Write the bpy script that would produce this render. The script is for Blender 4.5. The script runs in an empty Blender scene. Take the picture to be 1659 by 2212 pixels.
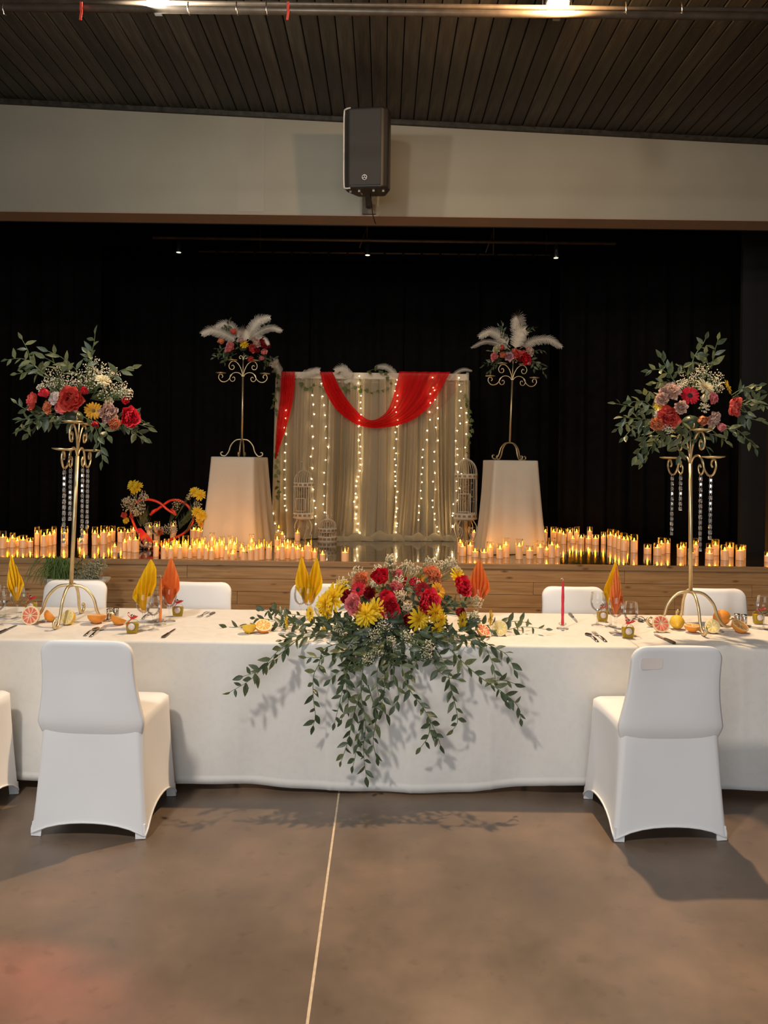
import bpy, math, random
from mathutils import Vector, Matrix, Euler, Quaternion
random.seed(7)
sc = bpy.context.scene
COL = sc.collection
# ------------------------------------------------------------------ camera
F, CX, HY, CAMH = 1600.0, 829.5, 1000.0, 1.65      # focal length in px of a 1659x2212 frame, horizon row, eye height
ROLL = math.radians(0.72)
cam_d = bpy.data.cameras.new('camera'); cam = bpy.data.objects.new('camera', cam_d); COL.objects.link(cam)
cam_d.sensor_fit = 'VERTICAL'; cam_d.sensor_height = 36.0; cam_d.lens = F / 2212.0 * 36.0
cam_d.shift_y = -(1106.0 - HY) / 2212.0
cam_d.clip_start = 0.05; cam_d.clip_end = 200
cam.location = (0, 0, CAMH)
cam.rotation_euler = (Matrix.Rotation(math.pi / 2, 4, 'X') @ Matrix.Rotation(ROLL, 4, 'Z')).to_euler()
sc.camera = cam
# ------------------------------------------------------------------ world, exposure
sc.view_settings.view_transform = 'Standard'; sc.view_settings.look = 'None'
sc.view_settings.gamma = 1.0; sc.view_settings.use_curve_mapping = False
sc.view_settings.exposure = 0.0
sc.cycles.use_denoising = True
sc.cycles.max_bounces = 8; sc.cycles.transparent_max_bounces = 24
sc.cycles.caustics_reflective = False; sc.cycles.caustics_refractive = False
W = bpy.data.worlds.new('world'); sc.world = W; W.use_nodes = True
W.node_tree.nodes['Background'].inputs[0].default_value = (0.75, 0.78, 0.85, 1)
W.node_tree.nodes['Background'].inputs[1].default_value = 0.03
# ------------------------------------------------------------------ large lights of the room, with added red spots and ceiling fill
def light(name, kind, loc, power, color, target=None, size=None, size_y=None, radius=None, spot=None, blend=0.4):
    d = bpy.data.lights.new(name, kind); o = bpy.data.objects.new(name, d); COL.objects.link(o)
    o.location = loc; d.energy = power; d.color = color
    if size: d.size = size
    if size_y: d.shape = 'RECTANGLE'; d.size_y = size_y
    if radius is not None: d.shadow_soft_size = radius
    if spot: d.spot_size = math.radians(spot); d.spot_blend = blend
    if target is not None:
        o.rotation_euler = (Vector(target) - Vector(loc)).to_track_quat('-Z', 'Y').to_euler()
    return o
LAMP_R = (1.17, 5.0, 4.86); LAMP_L = (-1.62, 5.0, 4.86)
light('hall_window_light', 'AREA', (-1.5, -7.4, 2.4), 410, (0.86, 0.93, 1.0), (0, 4, 1.2), size=9.0, size_y=3.0)
light('hall_ceiling_lamp_light', 'SPOT', (-2.0, 0.1, 4.9), 610, (1.0, 0.92, 0.82), (0.1, 4.6, 0.8), radius=0.2, spot=96, blend=0.55)
light('warm_spot_light', 'SPOT', (LAMP_R[0], LAMP_R[1] - 0.05, LAMP_R[2] - 0.12), 860, (1.0, 0.70, 0.42), (0.8, 3.3, 0.2), radius=0.06, spot=140, blend=0.5)
light('warm_ceiling_fill', 'POINT', (LAMP_R[0], LAMP_R[1] - 0.08, LAMP_R[2] - 0.13), 170, (1.0, 0.62, 0.32), radius=0.08)  # extra point light added at the warm lamp to warm the ceiling
for k_, (rx_, ry_, rp_, rs_) in enumerate(((-1.2, 2.46, 150, 2.2), (-1.02, 2.40, 110, 2.6), (-1.08, 2.27, 190, 3.0), (-0.86, 2.25, 90, 3.0))):   # unseen red spots added low at the left to throw red patches on the floor
    light('red_patch_spot', 'SPOT', (-6.4, 3.2, 2.3), rp_ * 9, (1.0, 0.14, 0.09), (rx_, ry_, 0), radius=0.03, spot=rs_, blend=0.9)
light('cool_spot_light', 'POINT', (LAMP_L[0], LAMP_L[1] + 0.02, LAMP_L[2] - 0.14), 100, (1.0, 0.93, 0.82), radius=0.07)

# ------------------------------------------------------------------ helpers
def unroll(px, py):
    u, v = px - CX, py - HY
    c, s = math.cos(ROLL), math.sin(ROLL)
    return u * c + v * s, -u * s + v * c
def P(px, py, D):
    u, v = unroll(px, py)
    return Vector((u * D / F, D, CAMH - v * D / F))
def onz(px, py, z):
    u, v = unroll(px, py)
    D = F * (CAMH - z) / v
    return Vector((u * D / F, D, z))

class MB:
    def __init__(s): s.v = []; s.f = []; s.sm = []
    def add(s, vs, fs, smooth=True):
        b = len(s.v); s.v += [tuple(v) for v in vs]
        s.f += [tuple(i + b for i in f) for f in fs]; s.sm += [smooth] * len(fs)
        return s
    def box(s, c, d, rot=None, smooth=False):
        c = Vector(c); h = [x / 2 for x in d]; vs = []
        for x in (-1, 1):
            for y in (-1, 1):
                for z in (-1, 1):
                    p = Vector((x * h[0], y * h[1], z * h[2]))
                    if rot is not None: p = rot @ p
                    vs.append(c + p)
        return s.add(vs, [(0, 1, 3, 2), (4, 6, 7, 5), (0, 4, 5, 1), (2, 3, 7, 6), (0, 2, 6, 4), (1, 5, 7, 3)], smooth)
    def tube(s, pts, r, n=6, cap=True, closed=False):
        pts = [Vector(p) for p in pts]; m = len(pts)
        rs = r if isinstance(r, (list, tuple)) else [r] * m
        tans = []
        for i in range(m):
            a = pts[(i - 1) % m] if (i > 0 or closed) else pts[i]
            b = pts[(i + 1) % m] if (i < m - 1 or closed) else pts[i]
            t = b - a; tans.append(t.normalized() if t.length > 1e-9 else Vector((0, 0, 1)))
        up = Vector((0, 0, 1)) if abs(tans[0].z) < 0.9 else Vector((1, 0, 0))
        nrm = tans[0].cross(up).normalized(); vs = []
        for i in range(m):
            nrm = (nrm - tans[i] * nrm.dot(tans[i]))
            nrm = nrm.normalized() if nrm.length > 1e-6 else tans[i].orthogonal().normalized()
            bi = tans[i].cross(nrm)
            for k in range(n):
                a = 2 * math.pi * k / n
                vs.append(pts[i] + (nrm * math.cos(a) + bi * math.sin(a)) * rs[i])
        fs = []
        for i in range(m if closed else m - 1):
            j = (i + 1) % m
            for k in range(n):
                l = (k + 1) % n
                fs.append((i * n + k, i * n + l, j * n + l, j * n + k))
        if cap and not closed:
            fs.append(tuple(range(n - 1, -1, -1))); fs.append(tuple((m - 1) * n + k for k in range(n)))
        return s.add(vs, fs)
    def lathe(s, prof, n=24, c=(0, 0, 0), cap0=True, cap1=True, smooth=True):
        c = Vector(c); vs = []; m = len(prof)
        for r, z in prof:
            for k in range(n):
                a = 2 * math.pi * k / n
                vs.append(c + Vector((r * math.cos(a), r * math.sin(a), z)))
        fs = []
        for i in range(m - 1):
            for k in range(n):
                l = (k + 1) % n
                fs.append((i * n + k, i * n + l, (i + 1) * n + l, (i + 1) * n + k))
        if cap0: fs.append(tuple(range(n - 1, -1, -1)))
        if cap1: fs.append(tuple((m - 1) * n + k for k in range(n)))
        return s.add(vs, fs, smooth)
    def grid(s, nu, nv, fn, smooth=True, closed_u=False):
        vs = [fn(i / (nu if closed_u else nu - 1), j / (nv - 1)) for j in range(nv) for i in range(nu)]
        fs = []
        for j in range(nv - 1):
            for i in range(nu if closed_u else nu - 1):
                k = (i + 1) % nu
                fs.append((j * nu + i, j * nu + k, (j + 1) * nu + k, (j + 1) * nu + i))
        return s.add(vs, fs, smooth)
    def ball(s, c, r, n=8, m=5, sq=(1, 1, 1)):
        c = Vector(c); vs = [c + Vector((0, 0, -r * sq[2]))]
        for j in range(1, m):
            t = math.pi * j / m
            for k in range(n):
                a = 2 * math.pi * k / n
                vs.append(c + Vector((r * sq[0] * math.sin(t) * math.cos(a), r * sq[1] * math.sin(t) * math.sin(a), -r * sq[2] * math.cos(t))))
        vs.append(c + Vector((0, 0, r * sq[2]))); fs = []; L = len(vs) - 1
        for k in range(n):
            l = (k + 1) % n
            fs.append((0, 1 + l, 1 + k)); fs.append((L, L - n + k, L - n + l))
            for j in range(m - 2):
                fs.append((1 + j * n + k, 1 + j * n + l, 1 + (j + 1) * n + l, 1 + (j + 1) * n + k))
        return s.add(vs, fs)
    def octa(s, c, r):
        c = Vector(c)
        vs = [c + Vector(d) * r for d in ((1, 0, 0), (-1, 0, 0), (0, 1, 0), (0, -1, 0), (0, 0, 1), (0, 0, -1))]
        return s.add(vs, [(0, 2, 4), (2, 1, 4), (1, 3, 4), (3, 0, 4), (2, 0, 5), (1, 2, 5), (3, 1, 5), (0, 3, 5)])
    def merge(s, o, M=None):
        return s.add([M @ Vector(v) for v in o.v] if M is not None else o.v, o.f, True)
    def mesh(s, name):
        me = bpy.data.meshes.new(name); me.from_pydata(s.v, [], s.f)
        me.polygons.foreach_set('use_smooth', s.sm); me.update(); return me

def link(name, data, parent=None, loc=(0, 0, 0), rot=None, scale=None, mat=None):
    o = bpy.data.objects.new(name, data); COL.objects.link(o)
    if parent is not None: o.parent = parent
    o.location = loc
    if rot is not None:
        o.rotation_euler = rot.to_euler() if isinstance(rot, (Matrix, Quaternion)) else rot
    if scale is not None: o.scale = (scale,) * 3 if isinstance(scale, (int, float)) else scale
    return o
def build(name, mb, mat, parent=None, loc=(0, 0, 0), rot=None, scale=None, kind=None):
    me = mb.mesh(name) if isinstance(mb, MB) else mb
    if mat is not None and not me.materials: me.materials.append(mat)
    o = link(name, me, parent, loc, rot, scale)
    if kind: o['kind'] = kind
    return o
def tag(o, label, cat, group=None):
    o['label'] = label; o['category'] = cat
    if group: o['group'] = group
    return o
def thing(name, label, cat, loc=(0, 0, 0), rotz=0.0, group=None, rot=None):
    o = bpy.data.objects.new(name, None); COL.objects.link(o)
    o.empty_display_size = 0.05; o.location = loc; o.rotation_euler = rot if rot is not None else (0, 0, rotz)
    return tag(o, label, cat, group)
def struct(name, mb, mat):
    o = build(name, mb, mat); o['kind'] = 'structure'; return o
def bevel(o, w, seg=2):
    m = o.modifiers.new('bevel', 'BEVEL'); m.width = w; m.segments = seg; m.limit_method = 'ANGLE'; return o
def cr(pts, n=6):                                   # Catmull-Rom through points
    pts = [Vector(p) for p in pts]
    if len(pts) < 3: 
        return [pts[0].lerp(pts[-1], i / n) for i in range(n + 1)]
    q = [pts[0] * 2 - pts[1]] + pts + [pts[-1] * 2 - pts[-2]]; out = []
    for i in range(1, len(q) - 2):
        p0, p1, p2, p3 = q[i - 1:i + 3]
        for k in range(n):
            t = k / n
            out.append(0.5 * ((2 * p1) + (p2 - p0) * t + (2 * p0 - 5 * p1 + 4 * p2 - p3) * t * t + (3 * p1 - p0 - 3 * p2 + p3) * t ** 3))
    out.append(pts[-1]); return out
def interp(tab, x):
    if x <= tab[0][0]: return tab[0][1]
    for (a, b), (c, d) in zip(tab, tab[1:]):
        if x <= c: return b + (d - b) * (x - a) / (c - a)
    return tab[-1][1]

# ------------------------------------------------------------------ materials
def new_mat(name):
    m = bpy.data.materials.new(name); m.use_nodes = True
    nt = m.node_tree; b = nt.nodes['Principled BSDF']; return m, nt, b
def N(nt, t, **kw):
    n = nt.nodes.new(t)
    for k, v in kw.items():
        if k in n.inputs: n.inputs[k].default_value = v
        else: setattr(n, k, v)
    return n
def ramp(nt, stops):
    r = nt.nodes.new('ShaderNodeValToRGB'); e = r.color_ramp.elements
    while len(e) < len(stops): e.new(0.5)
    for el, (p, c) in zip(e, stops): el.position = p; el.color = (*c, 1)
    return r
def mat(name, color, rough=0.5, metal=0.0, var=0.12, nscale=8.0, bump=0.0, bscale=None, stretch=(1, 1, 1), spec=0.5,
        sss=0.0, trans=0.0, coat=0.0, sheen=0.0, coord='Object', detail=4.0):
    m, nt, b = new_mat(name); L = nt.links
    tc = N(nt, 'ShaderNodeTexCoord'); mp = N(nt, 'ShaderNodeMapping'); mp.inputs['Scale'].default_value = stretch
    L.new(tc.outputs[coord], mp.inputs[0])
    nz = N(nt, 'ShaderNodeTexNoise'); nz.inputs['Scale'].default_value = nscale; nz.inputs['Detail'].default_value = detail
    L.new(mp.outputs[0], nz.inputs['Vector'])
    lo = tuple(max(0, c * (1 - var)) for c in color); hi = tuple(min(1, c * (1 + var)) for c in color)
    r = ramp(nt, [(0.3, lo), (0.7, hi)]); L.new(nz.outputs['Fac'], r.inputs[0]); L.new(r.outputs[0], b.inputs['Base Color'])
    b.inputs['Roughness'].default_value = rough; b.inputs['Metallic'].default_value = metal
    b.inputs['Specular IOR Level'].default_value = spec
    if coat: b.inputs['Coat Weight'].default_value = coat; b.inputs['Coat Roughness'].default_value = 0.15
    if sheen: b.inputs['Sheen Weight'].default_value = sheen
    if sss:
        b.inputs['Subsurface Weight'].default_value = sss; b.inputs['Subsurface Radius'].default_value = (0.02, 0.012, 0.008)
    if bump:
        n2 = N(nt, 'ShaderNodeTexNoise'); n2.inputs['Scale'].default_value = bscale or nscale * 4; n2.inputs['Detail'].default_value = 5
        L.new(mp.outputs[0], n2.inputs['Vector'])
        bp = N(nt, 'ShaderNodeBump'); bp.inputs['Strength'].default_value = bump; bp.inputs['Distance'].default_value = 0.02
        L.new(n2.outputs['Fac'], bp.inputs['Height']); L.new(bp.outputs[0], b.inputs['Normal'])
    if trans:                                        # thin petal or leaf: some light passes through
        out = nt.nodes['Material Output']; tr = N(nt, 'ShaderNodeBsdfTranslucent'); mx = N(nt, 'ShaderNodeMixShader')
        mx.inputs[0].default_value = trans; L.new(r.outputs[0], tr.inputs[0])
        L.new(b.outputs[0], mx.inputs[1]); L.new(tr.outputs[0], mx.inputs[2]); L.new(mx.outputs[0], out.inputs[0])
    return m
def emis(name, color, strength, base=(0.8, 0.8, 0.8)):
    m, nt, b = new_mat(name); b.inputs['Base Color'].default_value = (*base, 1)
    b.inputs['Emission Color'].default_value = (*color, 1); b.inputs['Emission Strength'].default_value = strength; return m
def thin_glass(name, tint=(0.97, 0.97, 0.97), edge=1.45, gl=(1, 1, 1), rough=0.03, gain=1.0):
    m, nt, b = new_mat(name); L = nt.links; nt.nodes.remove(b)
    out = nt.nodes['Material Output']; tr = N(nt, 'ShaderNodeBsdfTransparent'); tr.inputs[0].default_value = (*tint, 1)
    g = N(nt, 'ShaderNodeBsdfGlossy'); g.inputs['Color'].default_value = (*gl, 1); g.inputs['Roughness'].default_value = rough
    fr = N(nt, 'ShaderNodeFresnel'); fr.inputs[0].default_value = edge
    mu = N(nt, 'ShaderNodeMath'); mu.operation = 'MULTIPLY'; mu.inputs[1].default_value = gain; mu.use_clamp = True
    mx = N(nt, 'ShaderNodeMixShader'); L.new(fr.outputs[0], mu.inputs[0]); L.new(mu.outputs[0], mx.inputs[0])
    L.new(tr.outputs[0], mx.inputs[1]); L.new(g.outputs[0], mx.inputs[2]); L.new(mx.outputs[0], out.inputs[0]); return m
def sheer(name, color, opac, edge=0.5):
    m, nt, b = new_mat(name); L = nt.links; nt.nodes.remove(b); out = nt.nodes['Material Output']
    d = N(nt, 'ShaderNodeBsdfDiffuse'); d.inputs[0].default_value = (*color, 1)
    t = N(nt, 'ShaderNodeBsdfTranslucent'); t.inputs[0].default_value = (*color, 1)
    ms = N(nt, 'ShaderNodeMixShader'); ms.inputs[0].default_value = 0.4
    L.new(d.outputs[0], ms.inputs[1]); L.new(t.outputs[0], ms.inputs[2])
    tr = N(nt, 'ShaderNodeBsdfTransparent'); lw = N(nt, 'ShaderNodeLayerWeight'); lw.inputs[0].default_value = 0.45
    ma = N(nt, 'ShaderNodeMath'); ma.operation = 'MULTIPLY_ADD'; ma.inputs[1].default_value = edge; ma.inputs[2].default_value = opac; ma.use_clamp = True
    L.new(lw.outputs['Facing'], ma.inputs[0]); mx = N(nt, 'ShaderNodeMixShader')
    L.new(ma.outputs[0], mx.inputs[0]); L.new(tr.outputs[0], mx.inputs[1]); L.new(ms.outputs[0], mx.inputs[2]); L.new(mx.outputs[0], out.inputs[0]); return m
def wood(name, c1, c2, knots=True, rough=0.5, scale=1.0, coat=0.0):
    m, nt, b = new_mat(name); L = nt.links
    tc = N(nt, 'ShaderNodeTexCoord'); oi = N(nt, 'ShaderNodeObjectInfo')
    ad = N(nt, 'ShaderNodeVectorMath'); ad.operation = 'ADD'; mu = N(nt, 'ShaderNodeVectorMath'); mu.operation = 'SCALE'
    mu.inputs[0].default_value = (17, 9, 31); L.new(oi.outputs['Random'], mu.inputs['Scale'])
    L.new(tc.outputs['Object'], ad.inputs[0]); L.new(mu.outputs[0], ad.inputs[1])
    mp = N(nt, 'ShaderNodeMapping'); mp.inputs['Scale'].default_value = (0.9 * scale, 8 * scale, 16 * scale); L.new(ad.outputs[0], mp.inputs[0])
    nz = N(nt, 'ShaderNodeTexNoise'); nz.inputs['Scale'].default_value = 2.2; nz.inputs['Detail'].default_value = 6; nz.inputs['Distortion'].default_value = 0.6
    L.new(mp.outputs[0], nz.inputs['Vector']); r = ramp(nt, [(0.3, c1), (0.7, c2)]); L.new(nz.outputs['Fac'], r.inputs[0])
    col = r.outputs[0]
    if knots:
        mk = N(nt, 'ShaderNodeMapping'); mk.inputs['Scale'].default_value = (3.2, 3.2, 9.0); L.new(ad.outputs[0], mk.inputs[0])
        vo = N(nt, 'ShaderNodeTexVoronoi'); vo.inputs['Scale'].default_value = 1.0; L.new(mk.outputs[0], vo.inputs['Vector'])
        rk = ramp(nt, [(0.04, (0.28, 0.2, 0.13)), (0.16, (1, 1, 1))]); L.new(vo.outputs['Distance'], rk.inputs[0])
        mx = N(nt, 'ShaderNodeMix'); mx.data_type = 'RGBA'; mx.blend_type = 'MULTIPLY'; mx.inputs[0].default_value = 0.85
        L.new(col, mx.inputs[6]); L.new(rk.outputs[0], mx.inputs[7]); col = mx.outputs[2]
    L.new(col, b.inputs['Base Color']); b.inputs['Roughness'].default_value = rough
    if coat: b.inputs['Coat Weight'].default_value = coat
    return m
M = {}
M['cloth'] = mat('white damask cloth', (0.74, 0.72, 0.68), 0.75, var=0.035, nscale=26, bump=0.05, bscale=60, sheen=0.2)
M['spandex'] = mat('white spandex', (0.84, 0.84, 0.84), 0.45, var=0.02, nscale=3, sheen=0.15, bump=0.02, bscale=14)
M['spandex_thin'] = mat('spandex over handle hole', (0.88, 0.8, 0.75), 0.5, var=0.03)
M['gold'] = mat('pale gold metal', (0.68, 0.55, 0.32), 0.38, 0.85, var=0.1, nscale=20)
M['steel'] = mat('brushed steel', (0.6, 0.58, 0.55), 0.22, 1.0, var=0.08, nscale=30)
M['wallpaint'] = mat('grey beige paint', (0.285, 0.265, 0.205), 0.8, var=0.05, nscale=1.5, bump=0.03, bscale=40)
M['soffit'] = mat('taupe paint', (0.30, 0.235, 0.18), 0.8, var=0.05, nscale=1.5)
M['wallside'] = mat('hall wall paint', (0.3, 0.28, 0.25), 0.85, var=0.05, nscale=2)
M['plank_black'] = mat('black stained plank', (0.030, 0.026, 0.019), 0.5, var=0.55, nscale=3, stretch=(6, 0.7, 6), bump=0.12, bscale=12, spec=0.35)
M['black_cloth'] = mat('black velvet', (0.006, 0.0055, 0.005), 0.95, var=0.2, spec=0.1)
M['black_paint'] = mat('matt black paint', (0.012, 0.011, 0.01), 0.8, var=0.2, spec=0.2)
M['black_metal'] = mat('black metal', (0.03, 0.03, 0.03), 0.35, 0.6, var=0.1)
M['pipe'] = mat('brown grey steel pipe', (0.13, 0.1, 0.07), 0.45, 0.4, var=0.2, nscale=14)
M['redstrap'] = mat('red strap', (0.75, 0.06, 0.03), 0.5)
M['pine'] = wood('pine board', (0.42, 0.22, 0.085), (0.62, 0.37, 0.165), rough=0.45)
M['pine_trim'] = wood('pine trim', (0.36, 0.2, 0.085), (0.5, 0.3, 0.14), rough=0.4)
M['stage'] = wood('dark glossy stage board', (0.022, 0.012, 0.006), (0.05, 0.027, 0.013), knots=False, rough=0.13, coat=0.8)
M['plastic'] = mat('charcoal plastic', (0.016, 0.014, 0.012), 0.45, var=0.1)
M['grille'] = mat('speaker grille', (0.02, 0.017, 0.013), 0.7, var=0.2, nscale=300, bump=0.2, bscale=500)
M['light_edge'] = mat('pale plastic edge', (0.5, 0.47, 0.42), 0.4)
M['emblem'] = mat('white emblem', (0.75, 0.72, 0.68), 0.5, var=0.02)
M['leaf'] = mat('ruscus leaf', (0.07, 0.098, 0.05), 0.38, var=0.35, nscale=9, trans=0.22)
M['leaf2'] = mat('pale ruscus leaf', (0.14, 0.165, 0.075), 0.42, var=0.3, nscale=9, trans=0.25)
M['stem'] = mat('green stem', (0.1, 0.15, 0.05), 0.5, var=0.2)
M['grass'] = mat('grass blade', (0.12, 0.2, 0.05), 0.5, var=0.3, trans=0.2)
M['silver_leaf'] = mat('grey green leaf', (0.45, 0.47, 0.34), 0.6, var=0.3, trans=0.15)
for nm, c in dict(red=(0.62, 0.012, 0.03), coral=(0.75, 0.12, 0.09), rosered=(0.72, 0.03, 0.055), pink=(0.78, 0.25, 0.25), blush=(0.74, 0.52, 0.42),
                  white=(0.8, 0.72, 0.68), darkred=(0.27, 0.006, 0.012), peach=(0.75, 0.27, 0.12), cream=(0.72, 0.65, 0.42), yellow=(0.88, 0.62, 0.025),
                  gold=(0.8, 0.42, 0.03), lilac=(0.72, 0.45, 0.5)).items():
    M['p_' + nm] = mat(nm + ' petal', c, 0.55, var=0.15, nscale=30, trans=0.25)
M['p_center'] = mat('flower centre', (0.16, 0.09, 0.02), 0.8, var=0.4, nscale=200)
M['p_center_dark'] = mat('dark flower centre', (0.02, 0.008, 0.008), 0.8, var=0.4, nscale=200)
M['babys'] = mat('tiny cream blossoms', (0.82, 0.76, 0.6), 0.7, var=0.1, trans=0.2)
M['statice'] = mat('cream statice', (0.8, 0.72, 0.5), 0.7, var=0.15, trans=0.2)
M['feather'] = mat('ostrich plume', (0.82, 0.75, 0.62), 0.8, var=0.1, nscale=20, trans=0.3)
M['glass'] = thin_glass('clear glass', (0.985, 0.985, 0.985), gain=0.75, rough=0.02)
M['candle_glass'] = thin_glass('candle glass', (0.98, 0.96, 0.93), gain=0.7, rough=0.04)
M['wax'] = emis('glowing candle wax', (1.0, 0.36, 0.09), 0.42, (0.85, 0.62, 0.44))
M['flame'] = emis('candle flame', (1.0, 0.37, 0.004), 95.0)
M['bulb'] = emis('warm white bulb', (1.0, 0.76, 0.42), 36.0)
M['lens'] = emis('lamp lens', (1.0, 0.8, 0.55), 30.0)
M['lens_cool'] = emis('cool lamp lens', (0.8, 0.9, 1.0), 12.0)
M['lens_dim'] = emis('small stage lamp lens', (1.0, 0.85, 0.65), 1.2)
M['wire'] = mat('thin copper wire', (0.2, 0.14, 0.07), 0.5)
M['tulle'] = sheer('ivory tulle', (0.8, 0.7, 0.5), 0.44, 0.5)
M['redtulle'] = sheer('red chiffon', (0.82, 0.008, 0.015), 0.8, 0.3)
M['pinktulle'] = sheer('sheer pink chiffon', (0.6, 0.2, 0.18), 0.2, 0.2)
M['cagewhite'] = mat('cream painted wire', (0.66, 0.57, 0.42), 0.55, var=0.08)
M['pedcloth'] = mat('ivory table skirt', (0.68, 0.6, 0.47), 0.7, var=0.04, nscale=3, sheen=0.2)
M['redtube'] = mat('red wrapped cane', (0.8, 0.05, 0.015), 0.35, var=0.1)
M['ribbon_red'] = mat('red satin ribbon', (0.68, 0.015, 0.02), 0.3, var=0.1)
M['foil'] = mat('silver foil ribbon', (0.75, 0.66, 0.62), 0.25, 0.6, var=0.1)
M['nap_yellow'] = mat('yellow paper napkin', (0.96, 0.66, 0.008), 0.75, var=0.04, trans=0.35)
M['nap_orange'] = mat('orange paper napkin', (0.93, 0.29, 0.06), 0.75, var=0.04, trans=0.35)
M['liqueur'] = mat('yellow liqueur', (0.88, 0.7, 0.03), 0.3, var=0.04, trans=0.6)
M['paper'] = mat('pale round label', (0.78, 0.66, 0.63), 0.7, var=0.12, nscale=60)
M['label_back'] = mat('olive label rim', (0.2, 0.2, 0.04), 0.6)
M['orange'] = mat('orange rind', (0.8, 0.29, 0.03), 0.4, var=0.1, bump=0.2, bscale=160)
M['lemon'] = mat('lemon rind', (0.8, 0.5, 0.04), 0.4, var=0.08, bump=0.2, bscale=160)
M['grapefruit'] = mat('grapefruit rind', (0.82, 0.42, 0.13), 0.4, var=0.08, bump=0.2, bscale=160)
M['pith'] = mat('pith', (0.85, 0.68, 0.4), 0.6, var=0.05)
M['pulp_orange'] = mat('orange pulp', (0.85, 0.36, 0.07), 0.3, var=0.15, nscale=90)
M['pulp_lemon'] = mat('lemon pulp', (0.85, 0.66, 0.22), 0.3, var=0.12, nscale=90)
M['pulp_grapefruit'] = mat('grapefruit pulp', (0.72, 0.17, 0.1), 0.3, var=0.15, nscale=90)
M['redwax'] = mat('red taper wax', (0.7, 0.03, 0.06), 0.4, var=0.08, nscale=12)
M['orangewax'] = mat('orange taper wax', (0.82, 0.25, 0.06), 0.4, var=0.08, nscale=12)
M['wick'] = mat('cotton wick', (0.8, 0.75, 0.65), 0.8)
M['handle'] = mat('dark steel knife handle', (0.12, 0.11, 0.1), 0.3, 0.8)
M['crystal'] = mat('crystal bead', (0.85, 0.83, 0.8), 0.06, 0.85, var=0.1, nscale=60)
M['planter'] = mat('cream planter', (0.55, 0.53, 0.48), 0.6, var=0.06)
M['joint'] = mat('pale joint filler', (0.62, 0.5, 0.36), 0.8, var=0.15, nscale=40)
M['stoolwood'] = mat('stool wood', (0.3, 0.2, 0.12), 0.6, var=0.2)
M['ivy'] = mat('ivy leaf', (0.13, 0.17, 0.05), 0.5, var=0.3, trans=0.2)
M['tabletop'] = mat('folding table plastic', (0.5, 0.5, 0.48), 0.6)
# polished concrete
def concrete():
    m, nt, b = new_mat('polished concrete'); L = nt.links
    tc = N(nt, 'ShaderNodeTexCoord'); n1 = N(nt, 'ShaderNodeTexNoise'); n1.inputs['Scale'].default_value = 1.3; n1.inputs['Detail'].default_value = 8; n1.inputs['Roughness'].default_value = 0.62
    L.new(tc.outputs['Object'], n1.inputs['Vector'])
    r = ramp(nt, [(0.3, (0.105, 0.078, 0.058)), (0.5, (0.158, 0.114, 0.083)), (0.7, (0.235, 0.158, 0.112))]); L.new(n1.outputs['Fac'], r.inputs[0])
    n2 = N(nt, 'ShaderNodeTexNoise'); n2.inputs['Scale'].default_value = 14; n2.inputs['Detail'].default_value = 3; L.new(tc.outputs['Object'], n2.inputs['Vector'])
    r2 = ramp(nt, [(0.30, (0.72, 0.7, 0.68)), (0.38, (1, 1, 1))]); L.new(n2.outputs['Fac'], r2.inputs[0])
    mx = N(nt, 'ShaderNodeMix'); mx.data_type = 'RGBA'; mx.blend_type = 'MULTIPLY'; mx.inputs[0].default_value = 0.5
    L.new(r.outputs[0], mx.inputs[6]); L.new(r2.outputs[0], mx.inputs[7]); L.new(mx.outputs[2], b.inputs['Base Color'])
    r3 = ramp(nt, [(0.3, (0.26,) * 3), (0.7, (0.44,) * 3)]); L.new(n1.outputs['Fac'], r3.inputs[0]); L.new(r3.outputs[0], b.inputs['Roughness'])
    b.inputs['Specular IOR Level'].default_value = 0.55
    return m
M['concrete'] = concrete()
# ================================================================== the setting
STZ, STY = 0.58, 7.96                                # stage height and front edge
mb = MB(); JX = -0.205                               # floor in two slabs with a sawn joint between
for x0, x1 in ((-8.0, JX - 0.005), (JX + 0.005, 8.0)):
    mb.box(((x0 + x1) / 2, 0.0, -0.05), (x1 - x0, 16.0, 0.1))
floor = struct('floor', mb, M['concrete'])
build('joint_filler', MB().box((JX, 0, -0.052), (0.0105, 16, 0.1)), M['joint'], floor)
# side walls and the wall behind the photographer, with its window openings
struct('wall_left', MB().box((-8.05, 2.5, 2.8), (0.1, 21, 5.6)), M['wallside'])
struct('wall_right', MB().box((8.05, 2.5, 2.8), (0.1, 21, 5.6)), M['wallside'])
struct('wall_back', MB().box((0, -8.05, 0.4), (16, 0.1, 0.8)).box((0, -8.05, 4.8), (16, 0.1, 1.6)).box((-7, -8.05, 2.4), (2, 0.1, 3.2)).box((5.5, -8.05, 2.4), (5, 0.1, 3.2)), M['wallside'])
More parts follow.
